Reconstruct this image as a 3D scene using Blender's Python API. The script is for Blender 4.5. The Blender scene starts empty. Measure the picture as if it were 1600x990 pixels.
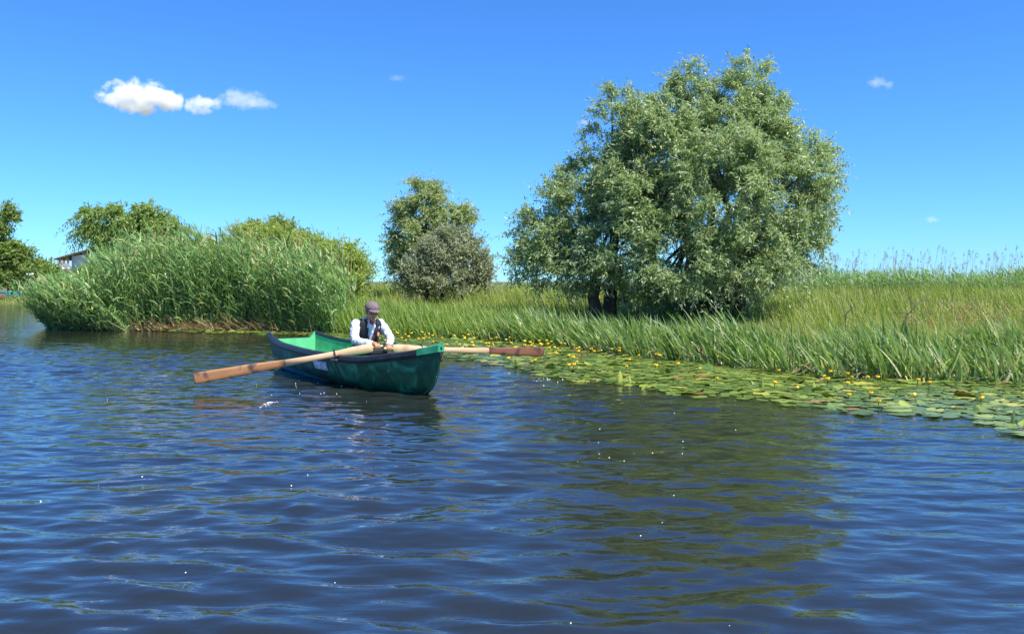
import bpy, bmesh, math, random
import numpy as np
from mathutils import Vector, Matrix, Euler

R = math.radians
rng = np.random.default_rng(7)
random.seed(7)
scene = bpy.context.scene
col = scene.collection

# ------------------------------------------------------------------ camera
CAMH = 1.4
F = 1600 * 30 / 36.0            # focal length in photo pixels
cam = bpy.data.cameras.new('camera')
cam.lens = 30; cam.sensor_width = 36
cam.shift_y = -55 / 1600
cam.clip_start = 0.1; cam.clip_end = 9000
camo = bpy.data.objects.new('camera', cam); col.objects.link(camo)
camo.location = (0, 0, CAMH); camo.rotation_euler = (R(90), 0, 0)
scene.camera = camo

# ------------------------------------------------------------------ sky and sun
SUN_EL = R(58)
SUN_H = Vector((0.76, -0.65)).normalized()
world = bpy.data.worlds.new('World'); scene.world = world; world.use_nodes = True
wn = world.node_tree.nodes; wl = world.node_tree.links
wn.clear()
sky = wn.new('ShaderNodeTexSky'); sky.sky_type = 'NISHITA'; sky.sun_disc = False
sky.sun_elevation = SUN_EL; sky.sun_rotation = math.atan2(SUN_H.x, SUN_H.y)
sky.altitude = 0; sky.air_density = 1.0; sky.dust_density = 0.0; sky.ozone_density = 6.0
tint = wn.new('ShaderNodeMix'); tint.data_type = 'RGBA'; tint.blend_type = 'MULTIPLY'; tint.inputs['Factor'].default_value = 1
tint.inputs['B'].default_value = (0.31, 0.62, 1.0, 1)      # the deep saturated blue of this clear day, over the whole sky
bg = wn.new('ShaderNodeBackground'); bg.inputs['Strength'].default_value = 0.116
wo = wn.new('ShaderNodeOutputWorld')
wl.new(sky.outputs[0], tint.inputs['A']); wl.new(tint.outputs['Result'], bg.inputs[0]); wl.new(bg.outputs[0], wo.inputs[0])

sun = bpy.data.lights.new('sun', 'SUN'); sun.energy = 5.0; sun.angle = R(0.53); sun.color = (1, 0.94, 0.83)
suno = bpy.data.objects.new('sun', sun); col.objects.link(suno)
sv = Vector((SUN_H.x * math.cos(SUN_EL), SUN_H.y * math.cos(SUN_EL), math.sin(SUN_EL)))
suno.rotation_euler = (-sv).to_track_quat('-Z', 'Y').to_euler(); suno.location = (10, -5, 30)

vs = scene.view_settings
vs.view_transform = 'Standard'; vs.look = 'None'; vs.gamma = 1; vs.use_curve_mapping = False
vs.exposure = 0.88
scene.cycles.use_denoising = True
scene.cycles.max_bounces = 8; scene.cycles.diffuse_bounces = 3; scene.cycles.glossy_bounces = 4
scene.cycles.transmission_bounces = 4; scene.cycles.transparent_max_bounces = 8; scene.cycles.volume_bounces = 12
scene.cycles.sample_clamp_indirect = 6

# ------------------------------------------------------------------ helpers
def P(px, py, d):
    """point seen at photo pixel (px, py) at depth d metres"""
    return np.array([(px - 800) / F * d, d, CAMH + (440 - py) / F * d])

def tag(o, label=None, cat=None, group=None, kind=None):
    if label: o['label'] = label
    if cat: o['category'] = cat
    if group: o['group'] = group
    if kind: o['kind'] = kind
    return o

def link(name, me, mat=None, parent=None):
    o = bpy.data.objects.new(name, me); col.objects.link(o)
    if mat is not None and not me.materials: me.materials.append(mat)
    if parent is not None: o.parent = parent
    return o

def empty(name, loc=(0, 0, 0), rz=0):
    o = bpy.data.objects.new(name, None); col.objects.link(o)
    o.location = loc; o.rotation_euler = (0, 0, rz); o.empty_display_size = 0.2
    return o

def mesh_np(name, V, Q=None, T=None, smooth=False):
    V = np.asarray(V, dtype=np.float32).reshape(-1, 3)
    me = bpy.data.meshes.new(name)
    nq = 0 if Q is None else len(Q); nt = 0 if T is None else len(T)
    me.vertices.add(len(V)); me.vertices.foreach_set('co', V.ravel())
    me.loops.add(nq * 4 + nt * 3); me.polygons.add(nq + nt)
    li = []
    if nq: li.append(np.asarray(Q, dtype=np.int32).ravel())
    if nt: li.append(np.asarray(T, dtype=np.int32).ravel())
    me.loops.foreach_set('vertex_index', np.concatenate(li))
    st = np.concatenate([np.arange(nq) * 4, nq * 4 + np.arange(nt) * 3]).astype(np.int32)
    me.polygons.foreach_set('loop_start', st)
    try:
        me.polygons.foreach_set('loop_total', np.concatenate([np.full(nq, 4), np.full(nt, 3)]).astype(np.int32))
    except Exception:
        pass
    me.polygons.foreach_set('use_smooth', np.full(nq + nt, smooth))
    me.update(calc_edges=True); me.validate()
    return me

class Acc:
    """collects vertices and quads"""
    def __init__(s): s.V = []; s.Q = []; s.n = 0
    def add(s, V, Q):
        V = np.asarray(V, dtype=np.float64).reshape(-1, 3); Q = np.asarray(Q, dtype=np.int64).reshape(-1, 4)
        s.V.append(V); s.Q.append(Q + s.n); s.n += len(V)
    def mesh(s, name, smooth=False):
        return mesh_np(name, np.concatenate(s.V), np.concatenate(s.Q), smooth=smooth)

def unit(a):
    return a / np.maximum(np.linalg.norm(a, axis=-1, keepdims=True), 1e-9)

def ribbon(p0, d, L, w, bend, side, nseg=4, prof=None):
    """N curved ribbons: centre line p0 + L*(d t + bend t^2), width profile along t"""
    N = len(p0); t = np.linspace(0, 1, nseg + 1)
    if prof is None: prof = np.maximum(1 - t ** 2.2, 0.06)
    c = p0[:, None, :] + L[:, None, None] * (d[:, None, :] * t[None, :, None] + bend[:, None, :] * (t ** 2)[None, :, None])
    hw = (w[:, None] * prof[None, :] * 0.5)[:, :, None] * side[:, None, :]
    V = np.stack([c - hw, c + hw], axis=2).reshape(-1, 3)
    i = np.arange(nseg)
    q = np.stack([2 * i, 2 * i + 1, 2 * i + 3, 2 * i + 2], axis=1)
    Q = (q[None] + (np.arange(N) * 2 * (nseg + 1))[:, None, None]).reshape(-1, 4)
    return V, Q

def leaves(p, d, L, w, n):
    """N diamond leaves lying along d with width direction n x d"""
    s = unit(np.cross(d, n)); N = len(p)
    m = p + d * (L * 0.45)[:, None]
    V = np.stack([p, m + s * (w * 0.5)[:, None], p + d * L[:, None], m - s * (w * 0.5)[:, None]], axis=1).reshape(-1, 3)
    Q = (np.arange(4)[None] + 4 * np.arange(N)[:, None])
    return V, Q

def rdir(n, r=rng):
    v = r.normal(size=(n, 3)); return unit(v)

def hdir(n, r=rng):
    a = r.uniform(0, 2 * math.pi, n); return np.stack([np.cos(a), np.sin(a), np.zeros(n)], 1)

def tube(pts, rad, sides=8, cap=True):
    pts = np.asarray(pts, float); n = len(pts); rad = np.broadcast_to(np.asarray(rad, float), (n,))
    tan = np.gradient(pts, axis=0); tan = unit(tan)
    ref = np.array([0.31, 0.17, 0.93]);
    if abs(np.dot(tan[0], ref)) > 0.95: ref = np.array([0.95, 0.2, 0.1])
    u = unit(np.cross(tan, ref)); v = np.cross(tan, u)
    a = np.arange(sides) * 2 * math.pi / sides
    ring = pts[:, None] + rad[:, None, None] * (np.cos(a)[None, :, None] * u[:, None] + np.sin(a)[None, :, None] * v[:, None])
    V = ring.reshape(-1, 3); Q = []
    for i in range(n - 1):
        for j in range(sides):
            k = (j + 1) % sides
            Q.append((i * sides + j, i * sides + k, (i + 1) * sides + k, (i + 1) * sides + j))
    V = list(V)
    if cap:
        for e, o in ((0, 0), (n - 1, (n - 1) * sides)):
            ci = len(V); V.append(pts[e])
            for j in range(0, sides, 2):
                Q.append((o + j, o + (j + 1) % sides, o + (j + 2) % sides, ci))
    return np.array(V), np.array(Q)

def box(a, c, s, rot=None):
    """box with centre c and full size s added to accumulator a"""
    x, y, z = np.array(s) / 2
    V = np.array([(-x, -y, -z), (x, -y, -z), (x, y, -z), (-x, y, -z), (-x, -y, z), (x, -y, z), (x, y, z), (-x, y, z)])
    if rot is not None: V = V @ np.array(rot).T
    a.add(V + np.array(c), [(0, 3, 2, 1), (4, 5, 6, 7), (0, 1, 5, 4), (1, 2, 6, 5), (2, 3, 7, 6), (3, 0, 4, 7)])

def ellipsoid(a, c, r, rot=None, seg=14, rings=9):
    th = np.linspace(0, math.pi, rings + 1); ph = np.arange(seg) * 2 * math.pi / seg
    V = np.stack([np.sin(th)[:, None] * np.cos(ph)[None], np.sin(th)[:, None] * np.sin(ph)[None],
                  np.cos(th)[:, None] * np.ones(seg)[None]], -1).reshape(-1, 3) * np.array(r)
    if rot is not None: V = V @ np.array(rot).T
    Q = []
    for i in range(rings):
        for j in range(seg):
            k = (j + 1) % seg
            Q.append((i * seg + j, (i + 1) * seg + j, (i + 1) * seg + k, i * seg + k))
    a.add(V + np.array(c), Q)

# ------------------------------------------------------------------ materials
def newmat(name):
    m = bpy.data.materials.new(name); m.use_nodes = True
    n = m.node_tree.nodes; l = m.node_tree.links; n.clear()
    out = n.new('ShaderNodeOutputMaterial')
    return m, n, l, out

def ramp(n, l, fac, stops):
    r = n.new('ShaderNodeValToRGB'); e = r.color_ramp.elements
    while len(e) > 1: e.remove(e[-1])
    e[0].position = stops[0][0]; e[0].color = (*stops[0][1], 1)
    for p, c in stops[1:]:
        x = e.new(p); x.color = (*c, 1)
    l.new(fac, r.inputs[0]); return r.outputs[0]

def mat_leaf(name, stops, back=None, trans=0.3, rough=0.5, tcol=None, obj_random=False, spec=0.4):
    m, n, l, out = newmat(name)
    g = n.new('ShaderNodeNewGeometry')
    if obj_random:
        oi = n.new('ShaderNodeObjectInfo'); fac = oi.outputs['Random']
    else:
        fac = g.outputs['Random Per Island']
    c = ramp(n, l, fac, stops)
    if back:
        mx = n.new('ShaderNodeMix'); mx.data_type = 'RGBA'
        l.new(g.outputs['Backfacing'], mx.inputs['Factor']); l.new(c, mx.inputs['A']); mx.inputs['B'].default_value = (*back, 1)
        c = mx.outputs['Result']
    p = n.new('ShaderNodeBsdfPrincipled'); p.inputs['Roughness'].default_value = rough
    p.inputs['Specular IOR Level'].default_value = spec
    l.new(c, p.inputs['Base Color'])
    t = n.new('ShaderNodeBsdfTranslucent')
    gm = n.new('ShaderNodeMix'); gm.data_type = 'RGBA'; gm.blend_type = 'MULTIPLY'; gm.inputs['Factor'].default_value = 1
    l.new(c, gm.inputs['A']); gm.inputs['B'].default_value = (*(tcol or (1.5, 1.6, 0.7)), 1)
    l.new(gm.outputs['Result'], t.inputs[0])
    ms = n.new('ShaderNodeMixShader'); ms.inputs[0].default_value = trans
    l.new(p.outputs[0], ms.inputs[1]); l.new(t.outputs[0], ms.inputs[2]); l.new(ms.outputs[0], out.inputs[0])
    return m

def mat_plain(name, c1, c2=None, scale=8, rough=0.6, metal=0, bump=0.0, stretch=(1, 1, 1), detail=5, lo=0.35, hi=0.65, spec=0.5):
    m, n, l, out = newmat(name)
    p = n.new('ShaderNodeBsdfPrincipled'); p.inputs['Roughness'].default_value = rough; p.inputs['Metallic'].default_value = metal
    p.inputs['Specular IOR Level'].default_value = spec
    if c2 is None:
        c2 = tuple(x * 0.8 for x in c1)
    tc = n.new('ShaderNodeTexCoord'); mp = n.new('ShaderNodeMapping'); mp.inputs['Scale'].default_value = stretch
    nz = n.new('ShaderNodeTexNoise'); nz.inputs['Scale'].default_value = scale; nz.inputs['Detail'].default_value = detail
    l.new(tc.outputs['Object'], mp.inputs[0]); l.new(mp.outputs[0], nz.inputs['Vector'])
    l.new(ramp(n, l, nz.outputs[0], [(lo, c1), (hi, c2)]), p.inputs['Base Color'])
    if bump:
        b = n.new('ShaderNodeBump'); b.inputs['Strength'].default_value = bump; b.inputs['Distance'].default_value = 0.02
        l.new(nz.outputs[0], b.inputs['Height']); l.new(b.outputs[0], p.inputs['Normal'])
    l.new(p.outputs[0], out.inputs[0])
    return m

M = {}
M['willow'] = mat_leaf('willow_leaf', [(0, (0.14, 0.21, 0.07)), (0.5, (0.25, 0.325, 0.125)), (0.85, (0.36, 0.43, 0.21)), (1, (0.50, 0.55, 0.36))],
                       back=(0.38, 0.44, 0.31), trans=0.38, rough=0.42, tcol=(1.25, 1.45, 0.7))
M['willow2'] = mat_leaf('silver_willow_leaf', [(0, (0.20, 0.26, 0.10)), (0.6, (0.31, 0.38, 0.17)), (1, (0.45, 0.50, 0.29))],
                        back=(0.32, 0.37, 0.20), trans=0.4, rough=0.45)
M['weep'] = mat_leaf('weeping_leaf', [(0, (0.14, 0.22, 0.05)), (0.6, (0.23, 0.33, 0.085)), (1, (0.33, 0.42, 0.14))], trans=0.45)
M['yellowgreen'] = mat_leaf('yellow_green_leaf', [(0, (0.21, 0.28, 0.06)), (0.6, (0.32, 0.40, 0.11)), (1, (0.42, 0.47, 0.18))], trans=0.45)
M['olive'] = mat_leaf('grey_olive_leaf', [(0, (0.21, 0.24, 0.13)), (0.6, (0.30, 0.34, 0.20)), (1, (0.41, 0.45, 0.30))], trans=0.35, tcol=(1.2, 1.2, 0.8))
M['darkleaf'] = mat_leaf('dark_leaf', [(0, (0.13, 0.19, 0.045)), (0.6, (0.21, 0.29, 0.075)), (1, (0.30, 0.37, 0.13))], trans=0.45)
M['reed'] = mat_leaf('reed_leaf', [(0, (0.10, 0.21, 0.06)), (0.5, (0.16, 0.30, 0.09)), (0.8, (0.23, 0.37, 0.12)), (0.94, (0.35, 0.40, 0.16)), (1, (0.48, 0.41, 0.20))],
                     back=(0.18, 0.27, 0.11), trans=0.36, rough=0.4)
M['drystalk'] = mat_leaf('dry_stalk', [(0, (0.30, 0.22, 0.11)), (0.6, (0.42, 0.33, 0.18)), (1, (0.52, 0.42, 0.25))], trans=0.1, tcol=(1, 1, 0.8))
M['drylitter'] = mat_leaf('dry_litter', [(0, (0.24, 0.15, 0.06)), (0.6, (0.42, 0.31, 0.15)), (1, (0.55, 0.45, 0.26))], trans=0.1, tcol=(1, 1, 0.8))
M['sedge'] = mat_leaf('sedge_blade', [(0, (0.08, 0.16, 0.035)), (0.4, (0.16, 0.27, 0.07)), (0.7, (0.27, 0.38, 0.14)), (0.9, (0.44, 0.50, 0.28)), (1, (0.58, 0.55, 0.36))],
                      trans=0.32, rough=0.35)
M['brightgrass'] = mat_leaf('bright_grass_blade', [(0, (0.13, 0.22, 0.035)), (0.5, (0.21, 0.32, 0.06)), (0.9, (0.29, 0.38, 0.09)), (1, (0.42, 0.42, 0.18))], trans=0.35)
M['meadow'] = mat_leaf('meadow_blade', [(0, (0.15, 0.24, 0.035)), (0.45, (0.23, 0.33, 0.05)), (0.8, (0.31, 0.35, 0.07)), (1, (0.42, 0.40, 0.16))], trans=0.35, tcol=(1.3, 1.3, 0.6))
M['meadowdry'] = mat_leaf('dry_meadow_blade', [(0, (0.22, 0.26, 0.07)), (0.5, (0.33, 0.35, 0.11)), (1, (0.44, 0.42, 0.18))], trans=0.25, tcol=(1.2, 1.1, 0.6))
M['plume'] = mat_leaf('reed_plume', [(0, (0.18, 0.12, 0.11)), (1, (0.36, 0.27, 0.23))], trans=0.3, tcol=(1, 1, 1))
M['rust'] = mat_leaf('rust_seed', [(0, (0.20, 0.09, 0.025)), (1, (0.44, 0.24, 0.08))], trans=0.15, tcol=(1, 0.8, 0.6))
M['pad'] = mat_leaf('lily_pad', [(0, (0.07, 0.13, 0.03)), (0.45, (0.12, 0.20, 0.045)), (0.8, (0.20, 0.28, 0.06)), (0.93, (0.32, 0.36, 0.06)), (1, (0.24, 0.12, 0.06))],
                    trans=0.10, rough=0.30, obj_random=True, spec=0.6)
M['padfar'] = mat_leaf('lily_pad_far', [(0, (0.06, 0.11, 0.022)), (0.5, (0.11, 0.18, 0.035)), (0.82, (0.18, 0.25, 0.05)), (0.95, (0.32, 0.35, 0.06)), (1, (0.24, 0.12, 0.06))],
                       trans=0.10, rough=0.30, spec=0.6)
M['curl'] = mat_leaf('curled_leaf', [(0, (0.25, 0.33, 0.05)), (1, (0.42, 0.46, 0.10))], trans=0.4, obj_random=True)
M['petal'] = mat_plain('yellow_petal', (0.80, 0.60, 0.03), (0.80, 0.50, 0.02), 30, 0.4)
M['stem'] = mat_plain('lily_stem', (0.06, 0.08, 0.02), (0.10, 0.11, 0.03), 30)
M['bark'] = mat_plain('bark', (0.05, 0.04, 0.03), (0.11, 0.09, 0.07), 14, 0.9, bump=0.6, stretch=(1, 1, 0.3))
M['deadwood'] = mat_plain('dead_wood', (0.07, 0.055, 0.05), (0.13, 0.11, 0.10), 20, 0.9)

# ground material
def mat_ground():
    m, n, l, out = newmat('meadow_soil')
    p = n.new('ShaderNodeBsdfPrincipled'); p.inputs['Roughness'].default_value = 0.95
    tc = n.new('ShaderNodeTexCoord')
    a = n.new('ShaderNodeTexNoise'); a.inputs['Scale'].default_value = 0.35; a.inputs['Detail'].default_value = 8
    b = n.new('ShaderNodeTexNoise'); b.inputs['Scale'].default_value = 6; b.inputs['Detail'].default_value = 6
    l.new(tc.outputs['Object'], a.inputs['Vector']); l.new(tc.outputs['Object'], b.inputs['Vector'])
    c1 = ramp(n, l, a.outputs[0], [(0.35, (0.10, 0.13, 0.03)), (0.55, (0.17, 0.18, 0.05)), (0.7, (0.20, 0.17, 0.07))])
    c2 = ramp(n, l, b.outputs[0], [(0.3, (0.35, 0.35, 0.35)), (0.7, (1, 1, 1))])
    mx = n.new('ShaderNodeMix'); mx.data_type = 'RGBA'; mx.blend_type = 'MULTIPLY'; mx.inputs['Factor'].default_value = 1
    l.new(c1, mx.inputs['A']); l.new(c2, mx.inputs['B']); l.new(mx.outputs['Result'], p.inputs['Base Color'])
    l.new(p.outputs[0], out.inputs[0]); return m
M['ground'] = mat_ground()

def mat_water():
    m, n, l, out = newmat('river_water')
    p = n.new('ShaderNodeBsdfPrincipled')
    p.inputs['Roughness'].default_value = 0.04; p.inputs['IOR'].default_value = 1.95
    p.inputs['Specular IOR Level'].default_value = 0.5
    tc = n.new('ShaderNodeTexCoord')
    # murky olive body, a little uneven
    nz = n.new('ShaderNodeTexNoise'); nz.inputs['Scale'].default_value = 0.25; nz.inputs['Detail'].default_value = 3
    l.new(tc.outputs['Object'], nz.inputs['Vector'])
    l.new(ramp(n, l, nz.outputs[0], [(0.3, (0.013, 0.016, 0.012)), (0.7, (0.018, 0.020, 0.014))]), p.inputs['Base Color'])
    # wind ripples: two noise octaves stretched along x
    def rip(scale, st, det):
        mp = n.new('ShaderNodeMapping'); mp.inputs['Scale'].default_value = st; mp.inputs['Rotation'].default_value = (0, 0, R(8))
        t = n.new('ShaderNodeTexNoise'); t.inputs['Scale'].default_value = scale; t.inputs['Detail'].default_value = det; t.inputs['Roughness'].default_value = 0.55
        l.new(tc.outputs['Object'], mp.inputs[0]); l.new(mp.outputs[0], t.inputs['Vector']); return t.outputs[0]
    r1 = rip(3.3, (0.5, 1.0, 1), 2); r2 = rip(14, (0.55, 1.0, 1), 3)
    # gusts: patches of ruffled and of smoother water
    gz = n.new('ShaderNodeTexNoise'); gz.inputs['Scale'].default_value = 0.33; gz.inputs['Detail'].default_value = 3
    l.new(tc.outputs['Object'], gz.inputs['Vector'])
    gr = n.new('ShaderNodeMapRange'); gr.inputs[1].default_value = 0.35; gr.inputs[2].default_value = 0.65; gr.inputs[3].default_value = 0.6; gr.inputs[4].default_value = 1.2
    l.new(gz.outputs[0], gr.inputs[0])
    b1 = n.new('ShaderNodeBump'); b1.inputs['Distance'].default_value = 0.036
    l.new(gr.outputs[0], b1.inputs['Strength'])
    b2 = n.new('ShaderNodeBump'); b2.inputs['Strength'].default_value = 0.5; b2.inputs['Distance'].default_value = 0.007
    l.new(r1, b1.inputs['Height']); l.new(r2, b2.inputs['Height']); l.new(b1.outputs[0], b2.inputs['Normal'])
    l.new(b2.outputs[0], p.inputs['Normal'])
    l.new(p.outputs[0], out.inputs[0]); return m
M['water'] = mat_water()

# ------------------------------------------------------------------ shore lines
def wpt(px, py):
    d = CAMH * F / (py - 440); return ((px - 800) / F * d, d)
_sh = [(-2000, 56), (-200, 55), (-60, 54), (-30, 52), (-27.5, 49), (-20, 36), (-15.5, 28.5), (-13.2, 25.6), (-11.2, 24.9), (-7.5, 24.9), (-4.4, 23.3),
       (-1.6, 21.4), (0.74, 19.2), (2.33, 15.9), (4.67, 12.6), (7.0, 11.8), (12, 11), (30, 9), (100, 7), (2000, 7)]
def shore(x): return np.interp(x, [a for a, b in _sh], [b for a, b in _sh])
_fr = [wpt(a, b) for a, b in [(230, 518), (300, 521), (400, 523), (500, 528), (600, 540), (690, 558), (760, 571), (850, 591), (950, 604), (1060, 617),
        (1150, 625), (1230, 636), (1300, 645), (1400, 652), (1500, 662), (1600, 682), (1700, 700)]] + [(8, 6.6)]
def front(x): return np.interp(x, [a for a, b in _fr], [b for a, b in _fr])
def ground_z(x, y):
    x = np.asarray(x, float); y = np.asarray(y, float)
    t = np.clip((y - shore(x) + 0.3) / 2.0, 0, 1); t = t * t * (3 - 2 * t)
    bump = 0.05 * np.sin(x * 0.9 + 0.4 * y) * np.sin(y * 0.7 - 0.3 * x) + 0.03 * np.sin(x * 2.3 + 1.7 * y)
    u = np.clip((shore(x) - 0.3 - y) / 2.0, 0, 1)
    up = np.clip((y - shore(x) - 1.0) / 16.0, 0, 1)
    return -0.06 + 0.17 * t + bump * t * 0.6 + 0.55 * up - 1.1 * u

def axis_coords(lo, hi, step, far_lo, far_hi, g=1.16):
    c = list(np.arange(lo, hi + step / 2, step)); s = step
    a = [];  x = lo
    while x > far_lo: s *= g; x -= s; a.append(x)
    b = []; x = hi; s = step
    while x < far_hi: s *= g; x += s; b.append(x)
    return np.array(a[::-1] + c + b)

def sheet(name, xs, ys, zf, smooth=True):
    X, Y = np.meshgrid(xs, ys); Z = zf(X, Y)
    V = np.stack([X, Y, Z], -1).reshape(-1, 3); nx = len(xs); ny = len(ys)
    i, j = np.meshgrid(np.arange(nx - 1), np.arange(ny - 1)); a = (j * nx + i).ravel()
    return mesh_np(name, V, np.stack([a, a + 1, a + 1 + nx, a + nx], 1), smooth=smooth)

gx = axis_coords(-34, 24, 0.5, -3000, 3000, 1.2); gy = axis_coords(8, 62, 0.5, -300, 4000, 1.2)
g = link('ground', sheet('ground', gx, gy, ground_z), M['ground']); tag(g, kind='structure')

# river surface: real waves near the camera, fading out far away
wr = np.random.default_rng(21)
NW = 80
lam = np.exp(wr.uniform(math.log(0.16), math.log(0.85), NW)); kk = 2 * math.pi / lam
ang = R(90) + np.where(wr.uniform(0, 1, NW) < 0.6, R(16), R(-26)) + wr.normal(0, R(22), NW); ph = wr.uniform(0, 2 * math.pi, NW)
amp = 0.021 * lam ** 0.75 * 0.72 / (2 * math.pi) * wr.uniform(0.5, 1.4, NW) * 1.0
def wave_z(X, Y):
    Z = np.zeros_like(X)
    wx = 0.25 * np.sin(0.9 * Y + 0.5 * X) + 0.15 * np.sin(1.7 * X - 0.6 * Y)
    wy = 0.20 * np.sin(0.7 * X + 0.3 * Y) + 0.12 * np.sin(1.9 * Y + 0.8 * X)
    for a, k, t, p in zip(amp, kk, ang, ph):
        s = np.sin(k * ((X + wx) * math.cos(t) + (Y + wy) * math.sin(t)) + p)
        Z += a * s
    f = np.clip((X + 14) / 3, 0, 1) * np.clip((11 - X) / 3, 0, 1) * np.clip((22.5 - Y) / 6, 0, 1)
    lily = np.clip((front(X) + 0.2 - Y) / 1.2, 0.05, 1)          # pads calm the water
    gust = 0.8 + 0.35 * np.sin(0.55 * X + 0.31 * Y + 1) * np.sin(0.43 * Y - 0.21 * X)
    return Z * f * lily * gust
wxs = axis_coords(-13, 10, 0.048, -3000, 3000, 1.25); wys = axis_coords(2.6, 22, 0.042, -300, 4000, 1.25)
w = link('river_water', sheet('river_water', wxs, wys, wave_z), M['water']); tag(w, kind='structure')

# ------------------------------------------------------------------ trees
def make_tree(name, label, d, lobes, mat, base_px, nclump=120, ntwig=16, nleaf=16, leafL=0.12, leafW=0.026, droop=0.6, twigL=0.7,
              seed=1, group=None, margin=0.0, clump_r=0.28, shell=0.5, trunk_r=0.12, nlimb=26, up=0.3, cat='tree', leaf_down=0.5, bark=None):
    r = np.random.default_rng(seed)
    cs, rs = [], []
    for (px, py, rx, ry, *dd) in lobes:
        off = dd[0] if dd else 0.0
        c = P(px, py, d); c[1] += off
        cs.append(c); rs.append((rx / F * d, (rx * 0.5 + ry * 0.5) / F * d * 0.9, ry / F * d))
    cs = np.array(cs); rs = np.array(rs)
    wgt = (rs[:, 0] * rs[:, 2]) ** 0.95; wgt /= wgt.sum()
    li = r.choice(len(cs), nclump, p=wgt)
    u = unit(r.normal(size=(nclump, 3)))
    rad = shell + (1 - shell) * r.uniform(0, 1, nclump) ** 0.6
    C = cs[li] + u * rad[:, None] * np.maximum(rs[li] * 0.86 - margin, rs[li] * 0.3)
    gz = ground_z(C[:, 0], C[:, 1]); C[:, 2] = np.maximum(C[:, 2], gz + 0.25)
    # twigs
    N = nclump * ntwig
    ci = np.repeat(np.arange(nclump), ntwig)
    csize = np.repeat(r.uniform(0.6, 1.35, nclump), ntwig)
    p0 = C[ci] + unit(r.normal(size=(N, 3))) * (clump_r * r.uniform(0, 1, N) ** 0.5 * csize)[:, None]
    dirs = unit(u[ci] * 0.75 + unit(r.normal(size=(N, 3))) * 0.75 + np.array([0, 0, up]))
    tl = twigL * r.uniform(0.5, 1.25, N) * csize
    bend = np.zeros((N, 3)); bend[:, 2] = -droop * r.uniform(0.5, 1.3, N); bend[:, 0] -= 0.12
    # leaves
    K = N * nleaf
    ti = np.repeat(np.arange(N), nleaf)
    t = np.tile(np.linspace(0.12, 1, nleaf), N) + r.uniform(-0.04, 0.04, K)
    pos = p0[ti] + tl[ti][:, None] * (dirs[ti] * t[:, None] + bend[ti] * (t ** 2)[:, None])
    tan = unit(dirs[ti] + 2 * bend[ti] * t[:, None])
    ld = unit(tan * 0.45 + unit(r.normal(size=(K, 3))) * 0.85 + np.array([-0.1, 0, -leaf_down]))
    LL = leafL * r.uniform(0.5, 1.55, K); LW = leafW * r.uniform(0.7, 1.3, K)
    ok = pos[:, 2] > ground_z(pos[:, 0], pos[:, 1]) + 0.1
    nrm = unit(unit(r.normal(size=(K, 3))) * 0.9 + u[ci][ti] * 0.75 + np.array([0, 0, 0.35]))
    V, Q = leaves(pos[ok], ld[ok], LL[ok], LW[ok], nrm[ok])
    root_xy = [P(bx, by, d + bo) for bx, by, bo in base_px]
    b0 = root_xy[0]
    root = empty(name, (b0[0], b0[1], float(ground_z(b0[0], b0[1]))))
    tag(root, label, cat, group)
    inv = np.array(root.location)
    link('crown', mesh_np('crown', V - inv, Q), mat, root)
    # trunks and limbs
    br = Acc()
    for k, b in enumerate(root_xy):
        gz0 = float(ground_z(b[0], b[1])) - 0.15
        top = cs[np.argmin(np.linalg.norm(cs[:, :2] - b[:2], axis=1))]
        fork = np.array([b[0] * 0.75 + top[0] * 0.25, b[1] * 0.75 + top[1] * 0.25, gz0 + 0.35 * max(top[2] - gz0, 0.6)])
        tt = np.linspace(0, 1, 6)[:, None]
        pts = np.array([b[0], b[1], gz0]) * (1 - tt) + fork * tt; pts[1:-1, :2] += r.normal(0, trunk_r * 0.35, (4, 2))
        tr = Acc(); V_, Q_ = tube(pts - inv, trunk_r * np.linspace(1.35, 0.75, 6), 9); tr.add(V_, Q_); link('trunk', tr.mesh('trunk', True), bark or M['bark'], root)
        root_xy[k] = fork
    sel = r.choice(nclump, min(nlimb, nclump), replace=False)
    for s in sel:
        e = C[s]; f = root_xy[int(np.argmin([np.linalg.norm(e[:2] - q[:2]) + r.uniform(0, 0.3) for q in root_xy]))]
        tt = np.linspace(0, 1, 7)[:, None]; mid = (f + e) / 2 + np.array([0, 0, 0.12 * np.linalg.norm(e - f)]) + r.normal(0, 0.1, 3)
        pts = (1 - tt) ** 2 * f + 2 * tt * (1 - tt) * mid + tt ** 2 * e
        V_, Q_ = tube(pts - inv, np.linspace(trunk_r * 0.42, 0.012, 7), 6); br.add(V_, Q_)
        # side twigs
        for q in range(3):
            a = pts[r.integers(2, 6)]; b_ = a + unit(r.normal(size=3)) * r.uniform(0.3, 0.7) + np.array([0, 0, -0.1])
            V_, Q_ = tube(np.array([a, (a + b_) / 2 + [0, 0, 0.05], b_]) - inv, [0.014, 0.01, 0.005], 4); br.add(V_, Q_)
    link('branches', br.mesh('branches', True), bark or M['bark'], root)
    return root

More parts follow.
